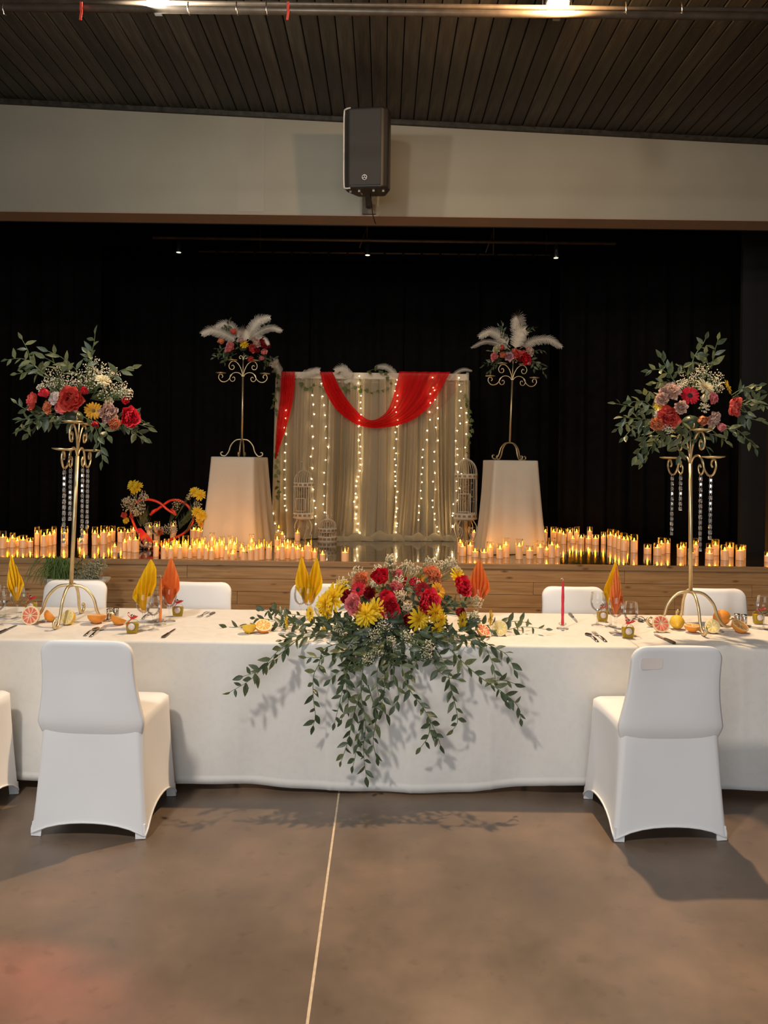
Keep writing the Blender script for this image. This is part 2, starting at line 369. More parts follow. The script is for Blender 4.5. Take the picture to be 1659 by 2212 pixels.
# ceiling: a sloping deck of black planks running away from the camera
def ceil_z(x): return 5.225 - 0.0405 * x
CEIL_SLOPE = math.atan(-0.0405)
ceil = struct('ceiling', MB().add([(-8.1, -8.1, ceil_z(-8.1) + 0.05), (8.1, -8.1, ceil_z(8.1) + 0.05), (8.1, 8.1, ceil_z(8.1) + 0.05), (-8.1, 8.1, ceil_z(-8.1) + 0.05),
                                   (-8.1, -8.1, ceil_z(-8.1) + 0.12), (8.1, -8.1, ceil_z(8.1) + 0.12), (8.1, 8.1, ceil_z(8.1) + 0.12), (-8.1, 8.1, ceil_z(-8.1) + 0.12)],
                                  [(3, 2, 1, 0), (4, 5, 6, 7), (0, 1, 5, 4), (1, 2, 6, 5), (2, 3, 7, 6), (3, 0, 4, 7)], False), M['black_paint'])
pw = 0.142
pl = MB()
pl.add([(-pw / 2 + .004, -8, .022), (pw / 2 - .004, -8, .022), (pw / 2 - .004, 8, .022), (-pw / 2 + .004, 8, .022),
        (-pw / 2 + .004, -8, .006), (pw / 2 - .004, -8, .006), (pw / 2 - .004, 8, .006), (-pw / 2 + .004, 8, .006),
        (-pw / 2 + .011, -8, 0), (pw / 2 - .011, -8, 0), (pw / 2 - .011, 8, 0), (-pw / 2 + .011, 8, 0)],
       [(0, 3, 2, 1), (0, 4, 7, 3), (1, 2, 6, 5), (4, 8, 11, 7), (5, 6, 10, 9), (8, 9, 10, 11), (0, 1, 5, 9, 8, 4), (2, 3, 7, 11, 10, 6)], False)
plank_me = pl.mesh('plank'); plank_me.materials.append(M['plank_black'])
pl2 = [plank_me]
for k, c in enumerate(((0.04, 0.034, 0.025), (0.022, 0.019, 0.014))):
    q = plank_me.copy(); q.materials[0] = mat('black stained plank %d' % k, c, 0.5, var=0.5, nscale=3, stretch=(6, 0.7, 6), bump=0.12, bscale=12, spec=0.35); pl2.append(q)
x = -7.9
while x < 7.9:
    link('plank', random.choice(pl2), ceil, (x, -0.1, ceil_z(x) + 0.02 + random.uniform(-.002, .002)), (0, -CEIL_SLOPE, 0))
    x += pw
# proscenium beam over the stage
BY = 7.78
mb = MB(); zb = 4.255
mb.add([(-8, BY, zb), (8, BY, zb), (8, BY, ceil_z(8) - .0), (-8, BY, ceil_z(-8) - .0), (-8, BY + .3, zb), (8, BY + .3, zb), (8, BY + .3, ceil_z(8)), (-8, BY + .3, ceil_z(-8))],
       [(0, 1, 2, 3), (5, 4, 7, 6), (3, 2, 6, 7), (0, 3, 7, 4), (1, 5, 6, 2)], False)
beam = struct('wall_front', mb, M['wallpaint'])
build('soffit', MB().box((0, BY + .15, zb - .008), (16, .3, .016)), M['soffit'], beam)
build('soffit_lip', MB().box((0, BY + .308, zb - .004), (16, .015, .04)), M['black_metal'], beam)
mb = MB(); t = Matrix.Rotation(-CEIL_SLOPE, 3, 'Y')
mb.box((0, BY - .02, ceil_z(0) - .0), (16, .04, .05), t)
struct('trim_1', mb, M['plank_black'])
# thin column strip visible on the beam (a slightly paler patched panel)
M['patch'] = mat('patched paint', (0.30, 0.276, 0.22), 0.85, var=0.04, nscale=2)
a, b_ = P(516, 262, BY), P(570, 460, BY)
build('filled_panel', MB().box(((a.x + b_.x) / 2, BY - .0015, (zb + ceil_z(a.x)) / 2 - .02), (b_.x - a.x, .003, ceil_z(a.x) - zb - .07)), M['patch'], beam)
# stage box: floor boards, face boards, nosing
stage = struct('floor_stage', MB().box((0, (STY + 13.4) / 2, STZ / 2 - .02), (15.9, 13.4 - STY - .06, STZ - .04)), M['black_paint'])
y = STY + .02; row = 0
sb = {}
while y < 12.6:
    w = 0.3
    xs = [-7.9] + [-7.9 + 2.4 * k - (row % 2) * 1.2 for k in range(1, 7)] + [7.9]
    for xa, xb in zip(xs, xs[1:]):
        key = round(xb - xa, 2)
        if key not in sb:
            me = MB().box((0, 0, 0), (key - .003, w - .003, .04)).mesh('floor_board'); me.materials.append(M['stage']); sb[key] = me
        link('floor_board', sb[key], stage, ((xa + xb) / 2, y + w / 2, STZ - .02))
    y += w; row += 1
face = struct('wall_stage_front', MB().box((0, STY + .03, STZ / 2 - .02), (15.9, .03, STZ - .05)), M['black_paint'])
bz = STZ - .055; row = 0; bh = 0.137
fm = {}
while bz > 0.0:
    xs = [-7.9, -7.9 + 1.1 + (row * 1.37) % 2.2]
    while xs[-1] < 5.6: xs.append(xs[-1] + 2.35)
    xs.append(7.9)
    h = min(bh, bz)
    for xa, xb in zip(xs, xs[1:]):
        key = (round(xb - xa, 2), round(h, 3))
        if key not in fm:
            me = MB().box((0, 0, 0), (key[0] - .004, .02, h - .004)).mesh('face_board'); me.materials.append(M['pine']); fm[key] = me
        link('face_board', fm[key], face, ((xa + xb) / 2, STY + .006 + random.uniform(-.001, .001), bz - h / 2))
    bz -= bh; row += 1
tr = struct('trim_2', MB().box((0, STY + .005, STZ - .026), (15.9, .05, .058)), M['pine_trim'])
bevel(tr, .006)
# stage house: black side walls, back wall and roof
struct('wall_stage_back', MB().box((0, 13.45, 2.9), (16, .1, 5.8)), M['black_paint'])
struct('ceiling_stage', MB().box((0, 10.75, 5.75), (16, 5.4, .1)), M['black_paint'])
# ------------------------------------------------------------------ curtains
def curtain(name, x0, x1, y, z0, z1, folds, amp, label, seed, lean=0.0, ycurve=0.0):
    rnd = random.Random(seed); ph = [rnd.uniform(0, 6.28) for _ in range(5)]; n = int(folds * 12)
    def fn(u, v):
        z = z0 + (z1 - z0) * v
        ff = folds * 2 * math.pi
        d = math.sin(ff * u + ph[0] + .4 * math.sin(3 * u + ph[1])) + .5 * math.sin(ff * .57 * u + ph[2]) + .3 * math.sin(ff * 1.7 * u + ph[3] + v)
        k = amp * (1.0 - .45 * v)
        return (x0 + (x1 - x0) * u + lean * (1 - v), y + d * k + ycurve * u, z)
    mb = MB().grid(n, 8, fn)
    o = build(name, mb, M['black_cloth']); m = o.modifiers.new('thick', 'SOLIDIFY'); m.thickness = .004
    return tag(o, label, 'curtain', 'black stage curtains')
curtain('stage_curtain', -7.5, P(217, 700, 11.0).x, 11.0, STZ + .01, 5.4, 14, .05, 'black velvet side curtain at the far left of the stage', 1)
xa = -5.2; n = 0
edges = [-5.6, -3.4, -1.2, 0.3, 1.5, 2.6]
lab = ['black backdrop curtain at the left end of the stage back', 'black backdrop curtain behind the left feathered bouquet', 'black backdrop curtain behind the tulle backdrop left half',
       'black backdrop curtain behind the tulle backdrop right half', 'black backdrop curtain behind the right feathered bouquet']
for k, (xa, xb) in enumerate(zip(edges, edges[1:])):
    curtain('stage_curtain', xa, xb, 11.75, STZ + .01, 4.72, max(3, (xb - xa) * 3.0), .055, lab[k], 10 + k)
curtain('stage_curtain', 2.62, P(1590, 700, 10.9).x, 11.2, STZ + .01, 5.3, 9, .06, 'black folded curtain right of the right feathered bouquet', 30, ycurve=-.5)
# right: black flat wall panel and the edge of a door frame
a = P(1592, 800, 9.4); b2 = P(1652, 800, 8.9)
struct('door_1', MB().box(((a.x + b2.x) / 2 + .25, 9.3, (STZ + 5.2) / 2), (b2.x - a.x + .5, .06, 5.2 - STZ)), mat('dark door', (0.005, 0.005, 0.0045), .8, var=.2))
a = P(1657, 900, 8.7)
struct('trim_3', MB().box((a.x + .05, 8.7, (STZ + 4.9) / 2), (.08, .06, 4.9 - STZ)), mat('dark olive frame', (0.02, 0.018, 0.01), .6))
# ------------------------------------------------------------------ bars under the stage roof
def bar(name, pa, pb, r, m, label, cat='bar'):
    mb = MB().tube([pa, pb], r, 8); return tag(build(name, mb, m), label, cat)
bar('lighting_bar', P(330, 513, 9.6), P(1330, 526, 9.6), .022, M['pipe'], 'brown steel lighting bar just below the proscenium beam')
a, b2 = P(430, 543, 11.3), P(1312, 552, 11.3)
rail = thing('curtain_rail', 'thin black curtain rail with hanging clips above the backdrop curtains', 'rail', a)
build('rail_tube', MB().tube([(0, 0, 0), b2 - a], .018, 8), M['pipe'], rail)
for q in (.15, .85): build('hanger_rod', MB().tube([(b2 - a) * q, (b2 - a) * q + Vector((0, 0, 5.71 - a.z))], .008, 6), M['black_metal'], rail)
for k in range(1, 22):
    p = (b2 - a) * (k / 22); build('clip', MB().box(p + Vector((0, -.01, -.02)), (.03, .05, .07)), M['black_metal'], rail)
for k, (px, py0, py1) in enumerate(((793, 478, 540), (1066, 498, 550))):
    pa, pb = P(px, py0, 9.6), P(px, py1, 9.6); pa.z = 5.71
    h = thing('bar_hanger', ['black hanger strut of the lighting bar under the loudspeaker', 'black hanger strut of the lighting bar right of the loudspeaker'][k], 'hanger', pb)
    build('strut', MB().tube([(0, 0, 0), pa - pb], .011, 6), M['black_metal'], h)
    build('brace', MB().tube([(0 - .10, .02, .03), Vector((.0, 0, .32))], .008, 6), M['pipe'], h)
for k, (px, py) in enumerate(((386, 545), (794, 551), (1201, 557))):
    p = P(px, py, 9.6)
    s = thing('stage_spotlight', ['small stage spotlight at the left end of the bar', 'small stage spotlight below the loudspeaker', 'small stage spotlight at the right end of the bar'][k], 'spotlight', p, group='small spotlights on the stage bar')
    build('lamp_can', MB().lathe([(.034, 0), (.036, .01), (.034, .13), (.02, .15)], 16), M['black_metal'] if k != 2 else M['steel'], s)
    build('lamp_lens', MB().lathe([(.03, 0), (.0301, .004)], 16, (0, 0, -.004)), M['lens_dim'], s)
    build('yoke', MB().tube([(0, 0, .15), (0, 0, .215)], .012, 6), M['black_metal'], s)
# ------------------------------------------------------------------ pipe with lamps over the hall
a, b2 = P(-700, 8, 5.0), P(2400, 46, 5.0)
pipe = thing('lighting_pipe', 'brown steel pipe with hooks hanging under the plank ceiling', 'pipe', a)
build('pipe_tube', MB().tube([(0, 0, 0), b2 - a], .024, 10), M['pipe'], pipe)
build('upper_tube', MB().tube([(0, .12, .12), b2 - a + Vector((0, .12, .12))], .016, 8), M['pipe'], pipe)
for px in (10, 408, 512, 576, 1350, 1470):
    q = P(px, 18, 5.0) - a
    build('hook', MB().tube([q + Vector((0, -.02, .03)), q + Vector((0, -.03, -.01)), q + Vector((.004, -.02, -.05)), q + Vector((.01, 0, -.045))], .005, 6), M['steel'], pipe)
for k, px in enumerate((175, 622)):
    q = P(px, 24, 4.97)
    s = thing('red_strap', ['short red strap hanging from the pipe at the left', 'short red strap hanging from the pipe left of the loudspeaker'][k], 'strap', q, group='red straps on the pipe')
    build('strap_tail', MB().box((0, 0, -.025), (.016, .004, .07), Matrix.Rotation(.12, 3, 'Y')), M['redstrap'], s)
    build('strap_loop', MB().box((0, .0, .032), (.016, .006, .06)), M['redstrap'], s)
def stage_lamp(loc, lens, label):
    s = thing('stage_lamp', label, 'lamp', loc, group='lamps on the hall pipe')
    R = Matrix.Rotation(math.radians(-25), 3, 'X')
    can = MB().lathe([(.085, 0), (.09, .01), (.088, .17), (.05, .24)], 20)
    build('lamp_can', can, M['black_metal'], s, (0, 0, -.06), (math.radians(-20), 0, 0))
    build('lamp_lens', MB().lathe([(.078, 0), (.0781, .006)], 20), lens, s, (0, -.002, -.062), (math.radians(-20), 0, 0))
    build('clamp', MB().box((0, .02, -.10), (.05, .05, .1)).tube([(-.1, .02, .02), (-.1, .02, -.06), (.1, .02, -.06), (.1, .02, .02)], .006, 6), M['black_metal'], s)
    return s
stage_lamp((LAMP_R[0], LAMP_R[1] + .16, LAMP_R[2] + .06), M['lens'], 'bright warm stage lamp on the pipe at the top right')
stage_lamp((LAMP_L[0], LAMP_L[1] + .16, LAMP_L[2] + .06), M['lens_cool'], 'cool white stage lamp on the pipe at the top left')
# ------------------------------------------------------------------ loudspeaker
SY = 7.18
c0 = P(797, 331, SY)
sp = thing('loudspeaker', 'large charcoal loudspeaker on a bracket in front of the grey beam', 'loudspeaker', c0, rot=(math.radians(7), math.radians(1.0), math.radians(-9)))
w, h, d = .43, .735, .38
prof = [(-w / 2, -d / 2 + .05), (-w / 2 + .06, -d / 2), (w / 2 - .06, -d / 2), (w / 2, -d / 2 + .05), (w / 2, -.02), (.14, d / 2), (-.14, d / 2), (-w / 2, -.02)]
n = len(prof)
vs = [(x, y, -h / 2) for x, y in prof] + [(x, y, h / 2) for x, y in prof]
cab = build('cabinet', MB().add(vs, [tuple(range(n - 1, -1, -1)), tuple(range(n, 2 * n))] + [(i, (i + 1) % n, n + (i + 1) % n, n + i) for i in range(n)], False), M['plastic'], sp)
bevel(cab, .022, 3)
gr = build('grille', MB().box((0, -d / 2 - .003, 0), (w - .13, .012, h - .05)), M['grille'], sp); bevel(gr, .005)
mb = MB().tube(cr([(-w / 2 + .07, -d / 2 + .01, h / 2 - .004), (-w / 2 + .02, -d / 2 + .03, h / 2 - .008), (-w / 2, -d / 2 + .045, h / 2 - .05), (-w / 2 - .002, -d / 2 + .045, 0), (-w / 2, -d / 2 + .045, -h / 2 + .05), (-w / 2 + .02, -d / 2 + .03, -h / 2 + .008), (-w / 2 + .07, -d / 2 + .01, -h / 2 + .004)], 5), .008, 6)
build('light_trim', mb, M['light_edge'], sp)
em = build('emblem', MB().lathe([(.0245, 0), (.0245, .004)], 24), M['emblem'], sp, (-.005, -d / 2 - .008, -h / 2 + .095), (math.pi / 2, 0, 0))
mb = MB().lathe([(.0185, 0), (.0185, .002)], 24); build('emblem_disc', mb, M['plastic'], em, (0, 0, .0035))
mb = MB()
for k in range(3):                                   # three crossed forks inside the ring
    R = Matrix.Rotation(k * math.pi * 2 / 3, 3, 'Z')
    mb.box(R @ Vector((0, .0085, 0)), (.0034, .018, .003), R)
    mb.box(R @ Vector((0, .0165, 0)), (.0075, .0028, .003), R)
build('emblem_forks', mb, M['emblem'], em, (0, 0, .006))
for x in (-.16, -.07, .07, .16): build('rubber_foot', MB().lathe([(.012, 0), (.014, .02)], 10, (x, -.12 if abs(x) < .1 else -.1, -h / 2 - .02)), M['light_edge'], sp)
q = P(795, 445, SY + .2); q.z = 4.255 + .13
bk = thing('speaker_bracket', 'black and steel wall bracket under the loudspeaker', 'bracket', q)
build('bracket_plate', MB().box((0, BY - SY - .2 - .015, -.02), (.14, .03, .22)), M['pipe'], bk)
build('bracket_arm', MB().box((0, (BY - SY - .2) / 2 - .1, -.05), (.06, BY - SY - .2 + .1, .05)).tube([(0, -.15, -.06), (0, -.15, .13)], .022, 10), M['black_metal'], bk)
build('bracket_rod', MB().tube(cr([(-.055, -.12, .1), (-.07, -.14, .08), (-.07, -.14, -.08), (-.05, -.1, -.1)], 4), .008, 6), M['steel'], bk)
pts = cr([P(800, 418, SY + .1), P(803, 440, SY + .12), P(805, 462, SY + .35), P(810, 480, BY - .012), P(812, 484, BY - .01)], 5)
tag(build('speaker_cable', MB().tube(pts, .005, 6), M['black_metal']), 'thin cable hanging from the loudspeaker to the soffit', 'cable')
# ================================================================== plant kit
def leaf_mesh(name, w, fold, curl, m):
    rows = []
    mb = MB()
    prof = [(0, .0), (.12, .5), (.35, 1.0), (.6, .86), (.82, .45), (1.0, .0)]
    vs = []
    for t, k in prof:
        z = curl * (t * t) ; hw = w * k
        vs += [(-hw, t, z + fold * k), (0, t, z), (hw, t, z + fold * k)]
    fs = []
    for i in range(len(prof) - 1):
        a = i * 3; fs += [(a, a + 1, a + 4, a + 3), (a + 1, a + 2, a + 5, a + 4)]
    mb.add(vs, fs); me = mb.mesh(name); me.materials.append(m); return me
LEAVES = [leaf_mesh('leaf', .20, .06, -.14, M['leaf']), leaf_mesh('leaf', .23, .08, .16, M['leaf']), leaf_mesh('leaf', .19, .04, -.3, M['leaf2']), leaf_mesh('leaf', .21, .06, -.05, M['leaf'])]
LEAVES_PALE = [leaf_mesh('leaf', .2, .06, -.12, M['leaf2']), leaf_mesh('leaf', .22, .07, .15, M['leaf2']), leaf_mesh('leaf', .18, .03, -.28, M['leaf2']), LEAVES[0]]
def frame_from(d, nrm):
    d = d.normalized(); x = d.cross(nrm)
    x = x.normalized() if x.length > 1e-5 else d.orthogonal().normalized()
    z = x.cross(d)
    return Matrix((x, d, z)).transposed()
def branch(root, pts, leaf=.06, step=.022, start=.12, name='branch', leaves=None, sub='leaf', r=.0022, rnd=random, spread=.9, stemmat=None):
    leaves = leaves or LEAVES
    base = root.location.copy(); path = [p - base for p in cr(pts, 6)]
    st = build(name, MB().tube(path, [r * (1.2 - .7 * i / len(path)) for i in range(len(path))], 5), stemmat or M['stem'], root)
    seg = [(path[i + 1] - path[i]).length for i in range(len(path) - 1)]; tot = sum(seg)
    s = tot * start; side = 1
    while s <= tot + 1e-6:
        a = 0; i = 0
        while i < len(seg) - 1 and a + seg[i] < s: a += seg[i]; i += 1
        t = (s - a) / max(seg[i], 1e-6); p = path[i].lerp(path[i + 1], min(1, t)); tg = (path[i + 1] - path[i]).normalized()
        view = Vector((0, -1, 0)); sd = tg.cross(view)
        sd = sd.normalized() if sd.length > .2 else tg.orthogonal().normalized()
        end = s > tot - step
        d = tg if end else (tg * rnd.uniform(.25, 1.0) + sd * side * spread * rnd.uniform(.35, 1.1) + Vector((rnd.uniform(-.35, .35), rnd.uniform(-.8, .5), rnd.uniform(-.5, .2))))
        nrm = Vector((rnd.uniform(-.9, .9), -1, rnd.uniform(-.4, 1.1)))
        L = leaf * rnd.uniform(.7, 1.2) * (1 - .22 * s / tot)
        link(sub, rnd.choice(leaves), st, p, frame_from(d, nrm), (L, L, L))
        side = -side; s += step * rnd.uniform(.75, 1.25)
    return st
# ---- petals
def petal_mesh(name, m, w=.5, cup=.35, ruf=.06, L=1.0):
    mb = MB()
    def fn(u, v):
        x = (u - .5) * 2; k = math.sin(math.pi * (0.10 + .78 * v)) ** .7
        hw = w * k; z = cup * (x * x * .55 * k + (1 - v) * 0 + .9 * (v - .45) ** 2) + ruf * math.sin(7 * u + 3 * v) * v
        y = L * (v - .06 * x * x * v - .05 * math.sin(9 * u) * (v > .9))
        return (x * hw, y, z)
    mb.grid(6, 5, fn); me = mb.mesh(name); me.materials.append(m); return me
PET = {}
def petal(color, kind):
    k = (color, kind)
    if k not in PET:
        if kind == 'peony': PET[k] = petal_mesh('petal', M['p_' + color], .5, .62, .085)
        elif kind == 'inner': PET[k] = petal_mesh('petal', M['p_' + color], .42, .9, .1)
    return PET[k]
def mesh_of(me): return [v.co.copy() for v in me.vertices], [tuple(p.vertices) for p in me.polygons]
def petal_matrix(az, tilt, r0, s, lift=0):
    # petal base at radius r0 around +Z, tip tilted up by tilt from the horizontal plane, cupped side inward
    return Matrix.Rotation(az, 4, 'Z') @ Matrix.Translation((0, r0, lift)) @ Matrix.Rotation(tilt, 4, 'X') @ Matrix.Scale(s, 4)
CORE = {}
def core_mesh(color, kind):
    k = (color, kind)
    if k in CORE: return CORE[k]
    rnd = random.Random(len(CORE) + 3); mb = MB(); vs, fs = mesh_of(petal(color, 'inner'))
    if kind == 'peony':
        for ring, (n, tilt, r0, s) in enumerate(((4, 1.55, .02, .42), (6, 1.4, .08, .5), (8, 1.2, .16, .58), (9, .95, .22, .64))):
            for i in range(n):
                Mx = petal_matrix(2 * math.pi * (i + .5 * ring) / n + rnd.uniform(-.2, .2), tilt + rnd.uniform(-.12, .12), r0, s * rnd.uniform(.85, 1.1))
                mb.add([Mx @ v for v in vs], fs)
    elif kind == 'rose':
        for ring, (n, tilt, r0, s) in enumerate(((3, 1.62, .0, .62), (4, 1.55, .07, .66), (5, 1.42, .15, .68))):
            for i in range(n):
                Mx = petal_matrix(2 * math.pi * (i + .4 * ring) / n, tilt, r0, s); mb.add([Mx @ v for v in vs], fs)
    elif kind == 'carnation':
        for i in range(46):
            z = 1 - i / 46; a = i * 2.4; t = -.1 + 1.65 * z
            Mx = petal_matrix(a, t, .3 * (1 - z), .62 * rnd.uniform(.85, 1.1), .05 * z); mb.add([Mx @ (Vector((v.x * 1.0, v.y, v.z * .8 + .07 * math.sin(40 * v.x)))) for v in vs], fs)
    elif kind in ('gerbera', 'mum'):
        rings = ((18, .12, .22, .8), (14, .3, .18, .66)) if kind == 'gerbera' else ((15, .05, .1, .9), (13, .35, .1, .8), (10, .7, .08, .66), (7, 1.1, .05, .5))
        pv, pf = [], []
        for t, w, z in ((0, .05, 0), (.45, .1, .03), (.85, .105, .0), (1, .03, -.05)): pv += [(-w, t, z + .03), (w, t, z + .03), ]
        for i in range(3): pf.append((2 * i, 2 * i + 1, 2 * i + 3, 2 * i + 2))
        for ring, (n, tilt, r0, s) in enumerate(rings):
            for i in range(n):
                Mx = petal_matrix(2 * math.pi * (i + .5 * ring) / n + rnd.uniform(-.08, .08), tilt + rnd.uniform(-.15, .12), r0 * .8, s * rnd.uniform(.88, 1.08) if kind == 'mum' else s * rnd.uniform(.95, 1.05), .02 * ring)
                Wd = 1.35 if kind == 'gerbera' else 1.15
                mb.add([Mx @ Vector((v[0] * Wd, v[1], v[2])) for v in pv], pf)
    me = mb.mesh(kind); me.materials.append(M['p_' + color]); CORE[k] = me; return me
DISC = {}
def flower(root, kind, color, p, r, face, name=None, nouter=9, rnd=random, stem_to=None):
    """A bloom: core mesh with its outer petals or its centre as sub-parts; 'face' is the direction it looks."""
    loc = p - root.location; f = face.normalized(); q = f.to_track_quat('Z', 'Y') @ Quaternion((0, 0, 1), rnd.uniform(0, 6.28))
    names = dict(peony='peony', rose='rose', carnation='carnation', gerbera='gerbera', mum='chrysanthemum')
    r *= {'peony': 1.2, 'rose': 1.45, 'carnation': 1.25, 'gerbera': 1.12, 'mum': 1.12}[kind]
    o = link(name or names[kind], core_mesh(color, kind), root, loc, q, r)
    if kind in ('peony', 'rose'):
        k = nouter if kind == 'peony' else 5
        for i in range(k):
            t = rnd.uniform(.25, .7) if kind == 'peony' else rnd.uniform(.85, 1.2); s = rnd.uniform(.66, .86) if kind == 'peony' else .78
            Mx = petal_matrix(2 * math.pi * i / k + rnd.uniform(-.15, .15), t, .2, s)
            l, ro, _ = Mx.decompose(); link('petal', petal(color, 'peony'), o, l, ro, s)
    if kind in ('gerbera', 'mum'):
        dk = 'dark' if color in ('darkred', 'red') else 'std'
        if dk not in DISC:
            me = MB().lathe([(.3, 0), (.27, .06), (.14, .1), (.0001, .11)], 12, cap1=False).mesh('flower_center'); me.materials.append(M['p_center_dark' if dk == 'dark' else 'p_center']); DISC[dk] = me
        link('flower_center', DISC[dk], o, (0, 0, .02), None, (1 if dk == 'dark' else .75) if kind == 'gerbera' else .42)
    return o
def cloud(root, spots, mname, name, n=60, br=.0045, rnd=random, stem=True, origin=None):
    """Tiny blossoms nobody could count, on hair-thin stalks."""
    mb = MB(); ms = MB(); base = root.location
    for c, rad in spots:
        c = Vector(c) - base
        o = (Vector(origin) - base) if origin is not None else c - Vector((0, 0, rad * 1.5))
        for i in range(n):
            d = Vector((rnd.gauss(0, 1), rnd.gauss(0, 1), rnd.gauss(0, 1)))
            d = d.normalized() * rad * rnd.random() ** .4; p = c + Vector((d.x, d.y * .8, d.z))
            if mname == 'babys': mb.octa(p, br * rnd.uniform(.7, 1.3))
            else:
                R = Euler((rnd.uniform(0, 6), rnd.uniform(0, 6), rnd.uniform(0, 6))).to_matrix()
                mb.box(p, (br * 3.0, br * .8, br * 1.0), R, True)
                mb.octa(p + R @ Vector((br * 1.6, 0, 0)), br * .9)
            if i % 4 == 0:
                m = c.lerp(o, .5) + Vector((rnd.uniform(-1, 1), rnd.uniform(-1, 1), 0)) * rad * .15
                ms.tube([p, p.lerp(m, .6), m], .0009, 3, cap=False)
    st = build(name, mb, M[mname], root, kind='stuff')
    build('stalks', ms, M['stem'], st, kind='stuff')
    return st
def feather_mb(path, width, rnd, droop=.5, face=Vector((0, -1, 0)), n=64):
    path = cr(path, 8); mb = MB().tube(path, [.0035 * (1 - .8 * i / len(path)) + .0006 for i in range(len(path))], 4)
    m = len(path)
    for i in range(n):
        t = .10 + .9 * i / (n - 1); x = t * (m - 1); k = min(int(x), m - 2); p = path[k].lerp(path[k + 1], x - k); tg = (path[k + 1] - path[k]).normalized()
        sd = tg.cross(face); sd = sd.normalized() if sd.length > .15 else tg.orthogonal().normalized()
        for s in (-1, 1):
            wl = width * (.45 + .55 * math.sin(math.pi * min(1, t * .9 + .08)) ** .6) * rnd.uniform(.8, 1.1) * (1 if t < .93 else .7)
            d = (sd * s + tg * (.55 + .3 * t) + face * rnd.uniform(-.1, .25)).normalized()
            q = p; vs = []; bw = width * .038
            for j in range(4):
                w = bw * (1 - .22 * j); ax = tg * w
                vs += [q - ax, q + ax]
                d = (d + Vector((0, 0, -1)) * droop * .33 * (j + 1) * .5 + tg * .05).normalized(); q = q + d * wl / 3
            mb.add(vs, [(0, 1, 3, 2), (2, 3, 5, 4), (4, 5, 7, 6)])
    return mb
def feather_part(root, path, width, seed=0, droop=.5, name='feather', face=Vector((0, -1, 0))):
    rnd = random.Random(seed); base = root.location
    return build(name, feather_mb([p - base for p in path], width, rnd, droop, face), M['feather'], root)

# ================================================================== candelabra
def spiral(c, r0, r1, a0, a1, n=14):
    return [Vector((c[0] + (r0 + (r1 - r0) * i / n) * math.cos(a0 + (a1 - a0) * i / n), 0, c[1] + (r0 + (r1 - r0) * i / n) * math.sin(a0 + (a1 - a0) * i / n))) for i in range(n + 1)]
def candelabrum(loc, label, arm_rot, leg_rot, lean=(0, 0), pole_r=.011, top=True):
    c = thing('candelabrum', label, 'candelabrum', loc, rot=(lean[0], lean[1], 0), group='tall gold candelabra')
    H0, H1 = .205, .93                               # leg crown and end of the thick pole
    leg = cr([(0, 0, H0), (.07, 0, H0 - .012), (.125, 0, .135), (.15, 0, .06), (.185, 0, .014), (.215, 0, .011), (.236, 0, .022), (.24, 0, .042), (.228, 0, .055), (.214, 0, .05)], 4)
    lm = MB().tube(leg, [.0085 if i < len(leg) * .8 else .007 for i in range(len(leg))], 8).mesh('leg'); lm.materials.append(M['gold'])
    for k in range(4): link('leg', lm, c, (0, 0, 0), (0, 0, leg_rot + k * math.pi / 2))
    build('pole', MB().tube([(0, 0, H0 - .01), (0, 0, H1)], pole_r, 12).tube([(0, 0, H1), (0, 0, H1 + .20)], .005, 8), M['gold'], c)
    for s in (-1, 1):
        # low arm: rises, dips into a wide S with a scroll and ends in a curl under the plate
        A = cr([(0, 0, H1 - .012), (.03, 0, H1 + .03), (.075, 0, H1 + .046), (.118, 0, H1 + .034), (.142, 0, H1 + .0), (.165, 0, H1 - .038), (.205, 0, H1 - .064), (.25, 0, H1 - .058), (.28, 0, H1 - .02), (.272, 0, H1 + .018), (.245, 0, H1 + .02), (.232, 0, H1 - .004), (.245, 0, H1 - .018)], 4)
        B = cr([(.118, 0, H1 + .034), (.145, 0, H1 + .01), (.15, 0, H1 - .03), (.128, 0, H1 - .058), (.1, 0, H1 - .05), (.092, 0, H1 - .022), (.108, 0, H1 - .005), (.122, 0, H1 - .02)], 4)
        C = cr([(0, 0, H1 - .01), (.014, 0, H1 + .06), (.045, 0, H1 + .13), (.09, 0, H1 + .172), (.135, 0, H1 + .17), (.163, 0, H1 + .13), (.152, 0, H1 + .088), (.118, 0, H1 + .08), (.102, 0, H1 + .105), (.116, 0, H1 + .13), (.134, 0, H1 + .118)], 4)
        R = Matrix.Rotation(arm_rot + (0 if s > 0 else math.pi), 3, 'Z')
        ar = build('arm', MB().tube([R @ p for p in A], .0058, 7).tube([R @ p for p in B], .005, 6), M['gold'], c)
        build('plate', MB().lathe([(.03, -.006), (.056, 0), (.06, .006), (.054, .004), (.012, .001)], 20, R @ Vector((.255, 0, H1 + .034)), cap1=True), M['gold'], ar)
        au = build('arm', MB().tube([R @ p for p in C], .0055, 7), M['gold'], c)
        build('plate', MB().lathe([(.03, -.006), (.056, 0), (.06, .006), (.054, .004), (.012, .001)], 20, R @ Vector((.125, 0, H1 + .185)), cap1=True), M['gold'], au)
        D_ = cr([(0, 0, H1 + .18), (.008, 0, H1 + .225), (.03, 0, H1 + .24), (.046, 0, H1 + .222), (.036, 0, H1 + .204), (.024, 0, H1 + .215)], 4)
        build('top_scroll', MB().tube([R @ p for p in D_], .0045, 6), M['gold'], c)
    return c
